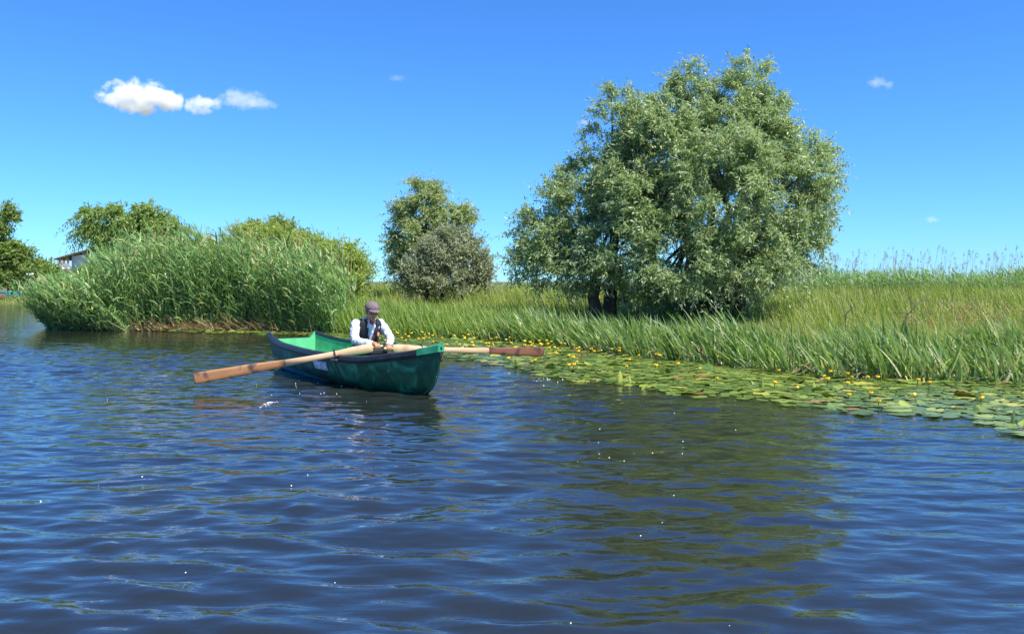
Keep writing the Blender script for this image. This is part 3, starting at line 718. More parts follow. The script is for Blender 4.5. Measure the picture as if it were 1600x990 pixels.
for i in range(nf):
    if abs(fx[i] / fy[i]) > 0.63: continue
    z = pr.uniform(0.05, 0.13)
    t = empty('yellow_water_lily', (fx[i], fy[i], z), pr.uniform(0, 6.28)); s = float(pr.uniform(0.75, 1.25)); t.scale = (s, s, s)
    t.rotation_euler.x = pr.normal(0, 0.2)
    left = fx[i] < 0.6; fz_ = 'behind the boat' if fx[i] < -1.5 else 'above the far oar blade' if fx[i] < 0.6 else 'in front of the big willow' if fx[i] < 2.6 else 'right of the willow' if fx[i] < 4 else 'near the right edge'
    fe_ = 'under the bank grass' if shore(fx[i]) - fy[i] < 1.0 else 'amid the pads' if fy[i] - front(fx[i]) > 1.0 else 'at the outer edge'
    fh_ = 'tall stalked' if z > 0.10 else 'low' if z < 0.07 else 'small'
    tag(t, '%s yellow water lily bloom %s, %s' % (fh_, fe_, fz_), 'flower',
        'yellow blooms behind the boat' if left else 'yellow blooms by the sedge')
    for nm, me in (('bloom', bm_), ('stem', stm)):
        c = bpy.data.objects.new(nm, me); col.objects.link(c); c.parent = t

# upright curled leaves among the pads
def curl_mesh(h, w, seed):
    r = np.random.default_rng(seed); rows = 6; cols = 5; V = []
    for i in range(rows + 1):
        t = i / rows; hw = w * (math.sin(math.pi * (0.12 + 0.85 * t)) ** 0.8) * 0.5
        for j in range(cols + 1):
            s = j / cols * 2 - 1
            V.append((s * hw * 0.85, (abs(s) ** 2) * hw * 0.7 + 0.12 * h * t * t, h * t - 0.03))
    Qd = [(i * (cols + 1) + j, i * (cols + 1) + j + 1, (i + 1) * (cols + 1) + j + 1, (i + 1) * (cols + 1) + j) for i in range(rows) for j in range(cols)]
    return mesh_np('curled_leaf', V, Qd, smooth=True)
cl = [(968, 599, 20, 'pale yellow pointed leaf standing upright at the outer edge of the pads'), (985, 599, 14, 'narrow yellow green leaf standing beside the pale pointed leaf'),
      (1030, 584, 16, 'slanting lime green curled leaf near the sedge foot'), (1190, 607, 14, 'narrow upright lime leaf in the middle of the pads'),
      (1177, 604, 10, 'short wide lime leaf folded beside a narrow upright one'), (1275, 608, 12, 'upright green curled leaf right of the middle of the pads'),
      (1487, 640, 10, 'bright yellow curled leaf lying near open water'), (1585, 664, 24, 'dark green blunt leaf standing in the water at the right edge'),
      (810, 572, 14, 'pale slanting leaf just below the far oar blade'), (1005, 608, 9, 'small lime folded leaf on the water line of the pads')]
for k, (px, py, hp, lab) in enumerate(cl):
    X, d = wpt(px, py); h = hp / F * d + 0.03
    o = link('curled_lily_leaf', curl_mesh(h, h * (0.55 if k not in (1, 3, 7) else 0.34), k), M['curl'] if k != 7 else M['pad'])
    o.location = (X, d, 0.0); o.rotation_euler = (pr.normal(-0.1, 0.2), [0.1, 0, 0.6, 0.05, -0.4, 0.2, 1.0, 0.08, -0.5, 0.8][k], pr.uniform(-0.7, 0.7)); tag(o, lab, 'leaf', 'upright curled leaves')

# ------------------------------------------------------------------ boat
LB = 4.64
fx_, fy_ = 0.595, -0.804
BOATZ = math.atan2(-fx_, fy_)
BO = (-3.63, 14.11, 0.0)
def bl(x, y, z):  # boat local -> world
    return np.array([BO[0] + y * fx_ - x * 0.804, BO[1] + y * fy_ - x * 0.595, z])
def smooth_interp(s, xs_, ys_):
    s = np.asarray(s, float); xs_ = np.array(xs_); ys_ = np.array(ys_, float)
    m = np.gradient(ys_, xs_); i = np.clip(np.searchsorted(xs_, s) - 1, 0, len(xs_) - 2)
    h = xs_[i + 1] - xs_[i]; t = (s - xs_[i]) / h
    return (2 * t**3 - 3 * t**2 + 1) * ys_[i] + (t**3 - 2 * t**2 + t) * h * m[i] + (-2 * t**3 + 3 * t**2) * ys_[i + 1] + (t**3 - t**2) * h * m[i + 1]
def beam(s): return smooth_interp(s, [0, 0.15, 0.35, 0.55, 0.75, 0.9, 0.96, 1.0], [0.41, 0.52, 0.60, 0.61, 0.50, 0.26, 0.13, 0.025])
def sheer(s): return smooth_interp(s, [0, 0.06, 0.15, 0.3, 0.55, 0.75, 0.9, 1.0], [0.57, 0.52, 0.475, 0.45, 0.425, 0.425, 0.515, 0.61])
PROF = [(1.0, 1.0), (0.975, 0.82), (0.94, 0.6), (0.88, 0.38), (0.79, 0.18), (0.64, 0.0), (0.42, -0.13), (0.2, -0.2), (0.0, -0.22)]
def hull_pt(s, u, off=0.0):
    """u 0..8 along the half section from gunwale to keel"""
    fx0 = np.interp(u, range(9), [p[0] for p in PROF]); fz = np.interp(u, range(9), [p[1] for p in PROF])
    b = beam(s); z = sheer(s) * fz
    bow = np.clip((s - 0.8) / 0.2, 0, 1) ** 2
    fx0 = fx0 * (1 - bow) + bow * (fx0 * 0.75)
    y = s * LB - np.interp(z, [-0.15, 0, 0.1, 0.25, 0.61], [0.62, 0.36, 0.20, 0.09, 0.0]) * np.clip((s - 0.55) / 0.45, 0, 1) ** 2 + np.interp(z, [-0.15, 0.0, 0.57], [0.16, 0.12, 0]) * np.clip(1 - s / 0.3, 0, 1)
    return np.array([b * fx0 + off, y, z])
SS = np.concatenate([np.linspace(0, 0.8, 33), np.linspace(0.82, 1.0, 14)])
def skin(sr, us, off=0.0, mirror=False):
    V = np.array([[hull_pt(s, u, off) for u in us] for s in sr])
    if mirror: V[..., 0] *= -1
    n1, n2 = len(sr), len(us); i, j = np.meshgrid(np.arange(n1 - 1), np.arange(n2 - 1), indexing='ij'); a = (i * n2 + j).ravel()
    Qd = np.stack([a, a + 1, a + 1 + n2, a + n2], 1) if mirror else np.stack([a, a + n2, a + 1 + n2, a + 1], 1)
    return V.reshape(-1, 3), Qd

def mat_hull():
    m, n, l, out = newmat('hull_paint')
    p = n.new('ShaderNodeBsdfPrincipled'); p.inputs['Roughness'].default_value = 0.42
    tc = n.new('ShaderNodeTexCoord')
    a = n.new('ShaderNodeTexNoise'); a.inputs['Scale'].default_value = 3.4; a.inputs['Detail'].default_value = 9; a.inputs['Roughness'].default_value = 0.66; a.inputs['Distortion'].default_value = 0.6
    l.new(tc.outputs['Object'], a.inputs['Vector'])
    c = ramp(n, l, a.outputs[0], [(0.40, (0.004, 0.055, 0.028)), (0.52, (0.007, 0.095, 0.050)), (0.60, (0.02, 0.21, 0.12)), (0.70, (0.04, 0.34, 0.20))])
    l.new(c, p.inputs['Base Color'])
    b = n.new('ShaderNodeBump'); b.inputs['Strength'].default_value = 0.15; b.inputs['Distance'].default_value = 0.01; l.new(a.outputs[0], b.inputs['Height']); l.new(b.outputs[0], p.inputs['Normal'])
    l.new(p.outputs[0], out.inputs[0]); return m
M['hull'] = mat_hull()
M['liner'] = mat_plain('inner_green', (0.045, 0.33, 0.13), (0.09, 0.44, 0.20), 5, 0.5, detail=8)
M['rim'] = mat_plain('black_rim', (0.010, 0.011, 0.014), (0.024, 0.025, 0.028), 12, 0.45)
M['bowcap'] = mat_plain('bow_green', (0.02, 0.24, 0.11), (0.05, 0.34, 0.18), 9, 0.45)
M['blue'] = mat_plain('strake_blue', (0.03, 0.24, 0.38), (0.05, 0.32, 0.46), 8, 0.4)  # blue tone of the low hull strip that narrows towards midships
M['metal'] = mat_plain('dull_metal', (0.30, 0.29, 0.27), (0.18, 0.17, 0.16), 20, 0.4, metal=0.8)
M['darkmetal'] = mat_plain('dark_metal', (0.04, 0.04, 0.04), (0.08, 0.07, 0.06), 20, 0.5, metal=0.6)
M['bench'] = mat_plain('bench_board', (0.30, 0.36, 0.28), (0.40, 0.44, 0.36), 6, 0.7)
def mat_plate():
    m, n, l, out = newmat('registration_plate'); p = n.new('ShaderNodeBsdfPrincipled'); p.inputs['Roughness'].default_value = 0.5
    tc = n.new('ShaderNodeTexCoord'); v = n.new('ShaderNodeTexNoise'); v.inputs['Scale'].default_value = 26; v.inputs['Detail'].default_value = 1
    l.new(tc.outputs['Object'], v.inputs['Vector'])
    l.new(ramp(n, l, v.outputs[0], [(0.42, (0.32, 0.42, 0.62)), (0.5, (0.62, 0.70, 0.85)), (0.62, (0.78, 0.82, 0.9))]), p.inputs['Base Color']); l.new(p.outputs[0], out.inputs[0]); return m
M['plate'] = mat_plate()

boat = empty('rowing_boat', BO, BOATZ)
tag(boat, 'weathered dark green rowing boat with black rim and pale green inside', 'boat')
US = np.linspace(0, 8, 17)
a = Acc(); a.add(*skin(SS, US)); a.add(*skin(SS, US, mirror=True)); link('hull', a.mesh('hull', True), M['hull'], boat)
# inner liner with a flat floor just above the water
T_ = 0.035
def liner_pt(s, u):
    p = hull_pt(s, u); z = max(p[2], 0.09); b = max(p[0] - T_, 0.0)
    return np.array([b, p[1], z])
a = Acc()
for mir in (False, True):
    sr = np.linspace(0.012, 0.985, 44); us = np.array([0, 1, 2, 3, 3.6, 4.2, 4.8, 6, 7, 8.0])
    V = np.array([[liner_pt(s, u) for u in us] for s in sr]); V[..., 1] = np.maximum(V[..., 1], 0.03)
    if mir: V[..., 0] *= -1
    i, j = np.meshgrid(np.arange(43), np.arange(9), indexing='ij'); k_ = (i * 10 + j).ravel()
    Qd = np.stack([k_, k_ + 10, k_ + 11, k_ + 1], 1); a.add(V.reshape(-1, 3), Qd if mir else Qd[:, ::-1])
link('inner_liner', a.mesh('inner_liner', True), M['liner'], boat)
# transom, lower in the middle between raised corners
def transom(yoff, shrink):
    V = []; xsn = np.linspace(-1, 1, 21)
    for q in xsn:
        top_z = 0.57 - 0.10 * np.clip((0.86 - abs(q)) / 0.1, 0, 1)
        b = 0.41 - shrink; zb = np.interp(abs(q), [0, 0.2, 0.42, 0.64, 0.79, 0.88, 0.94, 0.975, 1.0], [-0.125, -0.114, -0.074, 0, 0.10, 0.21, 0.34, 0.46, 0.55])
        for t in np.linspace(0, 1, 6):
            z = zb * (1 - t) + top_z * t
            V.append((q * b, np.interp(z, [-0.15, 0, 0.57], [0.16, 0.12, 0]) + yoff, z))
    Qd = [(i * 6 + j, (i + 1) * 6 + j, (i + 1) * 6 + j + 1, i * 6 + j + 1) for i in range(20) for j in range(5)]
    return np.array(V), np.array(Qd)
a = Acc(); V1, Q1 = transom(0.0, 0.0); V2, Q2 = transom(0.05, 0.0); a.add(V1, Q1); a.add(V2, Q2[:, ::-1])
n1 = len(V1); edge = [(i * 6 + 5, (i + 1) * 6 + 5, (i + 1) * 6 + 5 + n1, i * 6 + 5 + n1) for i in range(20)]
a.Q.append(np.array(edge)); link('transom', a.mesh('transom'), M['liner'], boat)
# black rub rail along each gunwale
for mir, nm in ((1, 'rim'), (-1, 'rim')):
    sr = np.linspace(0, 0.955, 50); V = []
    for s in sr:
        p = hull_pt(s, 0); q = hull_pt(s, 0.9)
        for dx, z in ((0.028, p[2] + 0.004), (0.034, p[2] - 0.045), (0.026, p[2] - 0.078), (0.004, p[2] - 0.08), (-0.045, p[2] - 0.03), (-0.045, p[2] + 0.008), (-0.01, p[2] + 0.018)):
            V.append(((p[0] + dx) * mir, p[1], z))
    m7 = 7; Qd = [(i * m7 + j, (i + 1) * m7 + j, (i + 1) * m7 + (j + 1) % m7, i * m7 + (j + 1) % m7) for i in range(49) for j in range(m7)]
    Qd += [(0, 1, 2, 3), (0, 3, 4, 5), (49 * 7, 49 * 7 + 5, 49 * 7 + 4, 49 * 7 + 3), (49 * 7, 49 * 7 + 3, 49 * 7 + 2, 49 * 7 + 1)]
    a = Acc(); a.add(V, Qd); link(nm, a.mesh(nm, False), M['rim'], boat)
# green cap over the bow
sr = np.linspace(0.94, 1.0, 12); V = []
for s in sr:
    p = hull_pt(s, 0); wdt = p[0] + 0.022
    for x in np.linspace(-1, 1, 7): V.append((x * wdt, p[1] + 0.02, p[2] + 0.022 + 0.02 * (1 - x * x)))
    for x in (1, -1): V.append((x * (wdt + 0.006), p[1] + 0.02, p[2] - 0.06))
Qd = []
for i in range(11):
    o_ = i * 9; o2 = o_ + 9; ring = [8, 0, 1, 2, 3, 4, 5, 6, 7]
    for j in range(8): Qd.append((o_ + ring[j], o_ + ring[j + 1], o2 + ring[j + 1], o2 + ring[j]))
e = 11 * 9; Qd += [(e + 8, e + 0, e + 6, e + 7), (e + 0, e + 1, e + 5, e + 6), (e + 1, e + 2, e + 4, e + 5)]
a = Acc(); a.add(V, Qd); link('bow_cap', a.mesh('bow_cap'), M['bowcap'], boat)
# stem post down the bow with a mooring ring
a = Acc(); pts = [hull_pt(1.0, u) * np.array([0, 1, 1]) + np.array([0, 0.008, 0]) for u in np.linspace(0, 6, 10)]; a.add(*tube(pts, 0.024, 8)); link('stem_post', a.mesh('stem_post', True), M['hull'], boat)
a = Acc(); tt = np.linspace(0, 2 * math.pi, 17); yb = hull_pt(1.0, 1.2)[1] + 0.06
a.add(*tube(np.stack([0.0 * tt, yb + 0.03 * np.cos(tt), 0.47 + 0.035 * np.sin(tt)], 1), 0.007, 6)); link('mooring_ring', a.mesh('mooring_ring', True), M['darkmetal'], boat)
a = Acc(); box(a, (0, yb - 0.012, 0.50), (0.035, 0.03, 0.05)); link('ring_bracket', a.mesh('ring_bracket'), M['darkmetal'], boat)
# blue strake low on the near quarter
sr = np.linspace(0.015, 0.52, 26)
a = Acc()
for mir in (False, True):
    V = []
    for s in sr:
        ut = np.interp(s, [0.0, 0.4, 0.52], [3.5, 4.3, 4.98]); 
        for u in (ut, ut + (5.4 - ut) * 0.33, ut + (5.4 - ut) * 0.66, 5.4): V.append(hull_pt(s, u, 0.006) * np.array([-1 if mir else 1, 1, 1]))
    Qd = [(i * 4 + j, (i + 1) * 4 + j, (i + 1) * 4 + j + 1, i * 4 + j + 1) for i in range(25) for j in range(3)]
    b = Acc(); b.add(V, Qd if not mir else [q[::-1] for q in Qd]); link('blue_strake', b.mesh('blue_strake', True), M['blue'], boat)
# registration plate on the near side
V = [hull_pt(s, u, 0.006) for s in np.linspace(0.475, 0.565, 8) for u in np.linspace(1.5, 2.75, 4)]
a = Acc(); a.add(V, [(i * 4 + j, (i + 1) * 4 + j, (i + 1) * 4 + j + 1, i * 4 + j + 1) for i in range(7) for j in range(3)])
o = link('registration_plate', a.mesh('registration_plate', True), M['plate'], boat); o['label'] = 'pale faded registration plate on the hull side'
# benches
for s, z, dp in ((0.55, 0.27, 0.26), (0.82, 0.30, 0.22), (0.10, 0.20, 0.42)):
    wd = 2 * (float(beam(s)) * 0.93 - 0.05); a = Acc(); box(a, (0, s * LB, z - 0.015), (wd, dp, 0.03))
    link('bench', a.mesh('bench'), M['bench'] if s > 0.2 else M['liner'], boat)
# ribs inside
for s in (0.22, 0.36, 0.68):
    for mir in (1, -1):
        pts = [liner_pt(s, u) * np.array([mir, 1, 1]) for u in (0.4, 1.5, 2.6, 3.4, 4.0)]; a = Acc(); a.add(*tube(np.array(pts), 0.016, 6)); link('rib', a.mesh('rib', True), M['liner'], boat)

# oarlocks on the boat
HB = 2.6
lockN = np.array([0.615, 2.96, 0.44]); lockF = np.array([-0.585, 3.165, 0.452])
for lk, dv in ((lockN, (0.944, -0.33, -0.15)), (lockF, (-1, 0, -0.065))):
    dv = unit(np.array(dv)); sx = unit(np.cross(dv, [0, 0, 1])); up_ = np.cross(sx, dv); tt = np.linspace(0, 2 * math.pi, 19)
    a = Acc(); a.add(*tube(lk + 0.062 * np.cos(tt)[:, None] * sx + 0.062 * np.sin(tt)[:, None] * up_, 0.008, 6)); ol = link('oarlock', a.mesh('oarlock', True), M['darkmetal'], boat)
    a = Acc(); a.add(*tube(np.array([lk + [0, 0, -0.14], lk + [0, 0, -0.05]]), 0.012, 8)); link('pin', a.mesh('pin', True), M['metal'], ol)
    a = Acc(); box(a, lk + np.array([0, 0, -0.075]) + np.array([-0.02 * np.sign(lk[0]), 0, 0]), (0.09, 0.16, 0.022)); link('socket_pad', a.mesh('socket_pad'), M['metal'], ol)

# ------------------------------------------------------------------ oars
def mat_wood(name, c1, c2, c3, blotch):
    m, n, l, out = newmat(name); p = n.new('ShaderNodeBsdfPrincipled'); p.inputs['Roughness'].default_value = 0.6
    tc = n.new('ShaderNodeTexCoord'); mp = n.new('ShaderNodeMapping'); mp.inputs['Scale'].default_value = (0.7, 9, 9)
    a = n.new('ShaderNodeTexNoise'); a.inputs['Scale'].default_value = 4; a.inputs['Detail'].default_value = 8
    l.new(tc.outputs['Object'], mp.inputs[0]); l.new(mp.outputs[0], a.inputs['Vector'])
    b = n.new('ShaderNodeTexNoise'); b.inputs['Scale'].default_value = 5; b.inputs['Detail'].default_value = 6; l.new(tc.outputs['Object'], b.inputs['Vector'])
    g1 = ramp(n, l, a.outputs[0], [(0.3, c1), (0.7, c2)])
    mx = n.new('ShaderNodeMix'); mx.data_type = 'RGBA'; mx.inputs['B'].default_value = (*c3, 1)
    mr = n.new('ShaderNodeMapRange'); mr.inputs[1].default_value = blotch; mr.inputs[2].default_value = blotch + 0.1; l.new(b.outputs[0], mr.inputs[0])
    l.new(mr.outputs[0], mx.inputs['Factor']); l.new(g1, mx.inputs['A']); l.new(mx.outputs['Result'], p.inputs['Base Color'])
    l.new(p.outputs[0], out.inputs[0]); return m
M['palewood'] = mat_wood('pale_oar_wood', (0.46, 0.30, 0.16), (0.60, 0.42, 0.25), (0.40, 0.26, 0.14), 0.6)
M['wetwood'] = mat_wood('worn_oar_blade', (0.25, 0.11, 0.042), (0.37, 0.18, 0.075), (0.06, 0.035, 0.025), 0.56)
M['redwood'] = mat_wood('worn_red_oar_blade', (0.13, 0.05, 0.028), (0.20, 0.08, 0.04), (0.05, 0.025, 0.018), 0.52)
def oar(label, h, tip, tblade, L, bmat):
    h = np.array(h); tip = np.array(tip); d = unit(tip - h); z = np.array([0, 0, 1.0]); zz = unit(z - d * np.dot(z, d)); yy = np.cross(zz, d)
    root = empty('oar', tuple(h)); tag(root, label, 'oar', 'oars of the green boat')
    root.rotation_euler = Matrix(np.stack([d, yy, zz], 1).tolist()).to_euler()
    def loft(rows, sides=12, pw=0.6):
        V = []; aa = np.arange(sides) * 2 * math.pi / sides
        for t, hh, th in rows:
            for k in aa:
                c, s = math.cos(k), math.sin(k)
                V.append((t, 0.5 * th * math.copysign(abs(c) ** pw, c), 0.5 * hh * math.copysign(abs(s) ** pw, s)))
        Qd = [(i * sides + j, i * sides + (j + 1) % sides, (i + 1) * sides + (j + 1) % sides, (i + 1) * sides + j) for i in range(len(rows) - 1) for j in range(sides)]
        for e, o_ in ((0, 0), (len(rows) - 1, (len(rows) - 1) * sides)):
            V.append((rows[e][0], 0, 0))
            Qd += [(o_ + j, o_ + j + 1, o_ + (j + 2) % sides, len(V) - 1) for j in range(0, sides, 2)]
        a = Acc(); a.add(V, Qd); return a
    link('grip', loft([(-0.015, 0.034, 0.034), (0, 0.04, 0.04), (0.13, 0.038, 0.038)], 10, 1.0).mesh('grip', True), M['palewood'], root)
    link('shaft', loft([(0.125, 0.05, 0.05), (0.135, 0.115, 0.085), (0.2, 0.128, 0.095), (0.4, 0.115, 0.09), (0.58, 0.088, 0.082), (0.75, 0.078, 0.075), (1.0, 0.075, 0.07), (tblade, 0.085, 0.055)], 12).mesh('shaft', True), M['palewood'], root)
    link('blade', loft([(tblade - 0.002, 0.088, 0.058), (tblade + 0.1, 0.10, 0.046), (tblade + 0.45, 0.128, 0.034), (L - 0.12, 0.146, 0.028), (L - 0.02, 0.142, 0.024), (L, 0.12, 0.018)], 12).mesh('blade', True), bmat, root)
    return root
hN = np.array([0.02, 3.17, 0.53]); tN = hN + 2.39 * unit(np.array([0.944, -0.33, 0])) ; tN[2] = 0.168
hF = np.array([-0.02, 3.17, 0.495]); tF = np.array([-0.02 - 2.76, 3.165, 0.315])
oar('pale wooden oar with brown blade reaching left over the open water', bl(*hN), bl(*tN), 1.28, float(np.linalg.norm(tN - hN)), M['wetwood'])
oar('wooden oar with dark reddish blade reaching right past the bow over the lilies', bl(*hF), bl(*tF), 1.72, float(np.linalg.norm(tF - hF)), M['redwood'])

# ------------------------------------------------------------------ rower
def mat_skin():
    m, n, l, out = newmat('tanned_skin'); p = n.new('ShaderNodeBsdfPrincipled'); p.inputs['Roughness'].default_value = 0.5
    p.inputs['Base Color'].default_value = (0.42, 0.19, 0.11, 1); p.inputs['Subsurface Weight'].default_value = 0.08; p.inputs['Subsurface Radius'].default_value = (0.02, 0.008, 0.004)
    l.new(p.outputs[0], out.inputs[0]); return m
M['skin'] = mat_skin()
M['shirt'] = mat_plain('pale_blue_shirt', (0.50, 0.54, 0.64), (0.56, 0.60, 0.70), 12, 0.85, bump=0.25)
M['vest'] = mat_plain('black_vest', (0.008, 0.010, 0.014), (0.02, 0.022, 0.028), 18, 0.8, bump=0.2)
M['trousers'] = mat_plain('dark_trousers', (0.018, 0.018, 0.022), (0.035, 0.035, 0.04), 18, 0.9)
M['cap'] = mat_plain('mauve_grey_cap', (0.12, 0.085, 0.10), (0.17, 0.125, 0.14), 40, 0.85)
M['redcloth'] = mat_plain('red_cloth', (0.30, 0.03, 0.045), (0.40, 0.05, 0.06), 30, 0.8)
M['badge'] = mat_plain('red_badge', (0.60, 0.05, 0.04), (0.75, 0.35, 0.30), 60, 0.6)
M['hair'] = mat_plain('grey_hair', (0.10, 0.085, 0.075), (0.18, 0.16, 0.15), 60, 0.7)
M['eye'] = mat_plain('dark_eye', (0.02, 0.015, 0.012), None, 8, 0.2)
M['lip'] = mat_plain('lips', (0.26, 0.09, 0.07), None, 20, 0.5)
M['shoe'] = mat_plain('black_shoe', (0.02, 0.02, 0.02), None, 8, 0.5)

pw = bl(0, HB, 0)
person = empty('person', (pw[0], pw[1], 0.0), BOATZ)
tag(person, 'rower in a mauve cap, black vest and pale shirt sitting in the green boat', 'person')
def part(name, a, mat, vox=None, parent=None, smooth=3):
    o = link(name, a.mesh(name, True), mat, parent or person)
    if vox:
        m = o.modifiers.new('remesh', 'REMESH'); m.mode = 'VOXEL'; m.voxel_size = vox; m.use_smooth_shade = True
        if smooth: s = o.modifiers.new('smooth', 'SMOOTH'); s.factor = 0.5; s.iterations = smooth
    return o
def limb(a, pts, rad, sides=12):
    pts = np.array(pts, float); t = np.linspace(0, 1, len(pts)); tt = np.linspace(0, 1, (len(pts) - 1) * 4 + 1)
    pp = np.stack([np.interp(tt, t, pts[:, k]) for k in range(3)], 1); rr = np.interp(tt, t, rad)
    a.add(*tube(pp, rr, sides)); ellipsoid(a, pts[0], (rad[0],) * 3); ellipsoid(a, pts[-1], (rad[-1],) * 3)
def torso(a, rows, sides=20):
    V = [(rx * math.sin(k), cy_ + ry * math.cos(k), z) for z, cy_, rx, ry in rows for k in np.arange(sides) * 2 * math.pi / sides]
    Qd = [(i * sides + j, i * sides + (j + 1) % sides, (i + 1) * sides + (j + 1) % sides, (i + 1) * sides + j) for i in range(len(rows) - 1) for j in range(sides)]
    for e, o_ in ((0, 0), (len(rows) - 1, (len(rows) - 1) * sides)):
        V.append((0, rows[e][1], rows[e][0])); Qd += [(o_ + j, o_ + j + 1, o_ + (j + 2) % sides, len(V) - 1) for j in range(0, sides, 2)]
    a.add(V, Qd)
hip = {1: (0.09, 0.0, 0.36), -1: (-0.09, 0.0, 0.36)}; knee = {1: (0.17, 0.40, 0.41), -1: (-0.17, 0.40, 0.41)}; ank = {1: (0.15, 0.55, 0.15), -1: (-0.15, 0.55, 0.15)}
sho = {1: (0.185, 0.12, 0.815), -1: (-0.185, 0.12, 0.815)}; elb = {1: (0.275, 0.27, 0.60), -1: (-0.275, 0.27, 0.60)}
wri = {1: (0.115, 0.492, 0.568), -1: (-0.12, 0.495, 0.535)}
gc = {1: (0.085, 0.57 - 0.022, 0.522), -1: (-0.085, 0.57, 0.490)}
head_c = np.array([0.0, 0.235, 0.985]); hrot = np.array(Euler((R(-13), 0, R(-4))).to_matrix())
b = Acc()
torso(b, [(0.29, 0.0, 0.12, 0.10), (0.36, 0.0, 0.15, 0.11), (0.5, 0.03, 0.135, 0.095), (0.66, 0.08, 0.155, 0.105), (0.78, 0.12, 0.165, 0.095), (0.85, 0.145, 0.11, 0.07), (0.88, 0.16, 0.06, 0.055)])
limb(b, [(0, 0.155, 0.84), (0, 0.19, 0.90), (0, 0.215, 0.95)], [0.062, 0.055, 0.052])
def H_(x, y, z): return head_c + hrot @ (np.array([x, y, z]) * 1.07)
ellipsoid(b, H_(0, -0.008, 0.025), (0.074, 0.094, 0.092), hrot); ellipsoid(b, H_(0, 0.02, -0.045), (0.058, 0.068, 0.07), hrot)
ellipsoid(b, H_(0, 0.055, -0.088), (0.028, 0.026, 0.022), hrot)                                            # chin
ellipsoid(b, H_(0, 0.094, -0.022), (0.013, 0.020, 0.016), hrot); limb(b, [H_(0, 0.082, 0.018), H_(0, 0.099, -0.018)], [0.008, 0.011], 8)   # nose
ellipsoid(b, H_(0, 0.082, 0.03), (0.05, 0.014, 0.011), hrot)                                                # brow
for s in (1, -1):
    ellipsoid(b, H_(0.076 * s, -0.005, -0.008), (0.010, 0.020, 0.032), hrot)                               # ear
    ellipsoid(b, H_(0.04 * s, 0.062, -0.025), (0.022, 0.02, 0.022), hrot)                                  # cheek
    limb(b, [sho[s], elb[s], wri[s]], [0.055, 0.042, 0.027]); limb(b, [hip[s], knee[s], ank[s]], [0.075, 0.055, 0.04])
    g_ = np.array(gc[s]); w_ = np.array(wri[s])
    back = g_ + np.array([0.004 * s, -0.018, 0.030])
    limb(b, [w_, w_ * 0.5 + back * 0.5 + [0, 0, 0.003], back], [0.025, 0.028, 0.028])
    ellipsoid(b, back + np.array([0, 0.004, 0]), (0.042, 0.034, 0.017))
    for k, (lx, ln) in enumerate(((-0.031, 0.95), (-0.010, 1.06), (0.011, 1.0), (0.031, 0.85))):
        x0 = g_[0] + lx * s
        k0 = np.array([x0, g_[1] + 0.008, g_[2] + 0.031]); k1 = np.array([x0, g_[1] + 0.030 * ln, g_[2] + 0.012]); k2 = np.array([x0, g_[1] + 0.026 * ln, g_[2] - 0.016]); k3 = np.array([x0, g_[1] + 0.004, g_[2] - 0.028])
        limb(b, [k0, k1, k2, k3], [0.0098, 0.0092, 0.0086, 0.0078], 8)
    limb(b, [back + np.array([-0.036 * s, -0.005, -0.006]), g_ + np.array([-0.048 * s, -0.022, -0.002]), g_ + np.array([-0.044 * s, -0.006, -0.026])], [0.012, 0.0105, 0.0085], 8)
part('body', b, M['skin'], 0.0045, smooth=2)
for s in (1, -1):
    a = Acc(); ellipsoid(a, H_(0.031 * s, 0.078, 0.008), (0.011, 0.009, 0.007), hrot, 10, 6); part('eye', a, M['eye'])
a = Acc(); ellipsoid(a, H_(0, 0.082, -0.062), (0.024, 0.010, 0.006), hrot, 10, 6); part('mouth', a, M['lip'])
a = Acc(); ellipsoid(a, H_(0, -0.022, 0.012), (0.079, 0.088, 0.075), hrot); part('hair', a, M['hair'])
# shirt
a = Acc()
torso(a, [(0.33, 0.0, 0.155, 0.12), (0.42, 0.01, 0.16, 0.118), (0.52, 0.035, 0.155, 0.112), (0.66, 0.08, 0.172, 0.120), (0.78, 0.12, 0.185, 0.112), (0.835, 0.14, 0.155, 0.088), (0.87, 0.155, 0.085, 0.072), (0.895, 0.165, 0.07, 0.066)])
for s in (1, -1):
    e_ = np.array(elb[s]); w_ = np.array(wri[s]); limb(a, [sho[s], (np.array(sho[s]) + e_) / 2 + [0.012 * s, 0, 0], e_, (e_ + w_) / 2 - [0, 0, 0.008], w_ + (e_ - w_) * 0.10], [0.068, 0.062, 0.057, 0.050, 0.037])
    ellipsoid(a, np.array(sho[s]) * 0.85 + np.array([0, 0.02, 0.115]), (0.075, 0.07, 0.05))
shirt = part('shirt', a, M['shirt'], 0.009, smooth=2)
tx = bpy.data.textures.new('cloth_folds', 'CLOUDS'); tx.noise_scale = 0.06
dm = shirt.modifiers.new('folds', 'DISPLACE'); dm.texture = tx; dm.strength = 0.03; dm.mid_level = 0.5
for s in (1, -1):   # collar wings
    V = [(0.018 * s, 0.232, 0.842), (0.062 * s, 0.205, 0.885), (0.082 * s, 0.150, 0.925), (0.074 * s, 0.222, 0.835), (0.092 * s, 0.200, 0.855), (0.102 * s, 0.148, 0.882)]
    c = Acc(); c.add(V, [(0, 1, 4, 3), (1, 2, 5, 4)]); o = part('collar', c, M['shirt'], parent=shirt); so = o.modifiers.new('thick', 'SOLIDIFY'); so.thickness = 0.008
a = Acc(); ellipsoid(a, (0, 0.195, 0.835), (0.045, 0.05, 0.07), np.array(Euler((R(-18), 0, 0)).to_matrix())); part('undershirt', a, M['redcloth'])
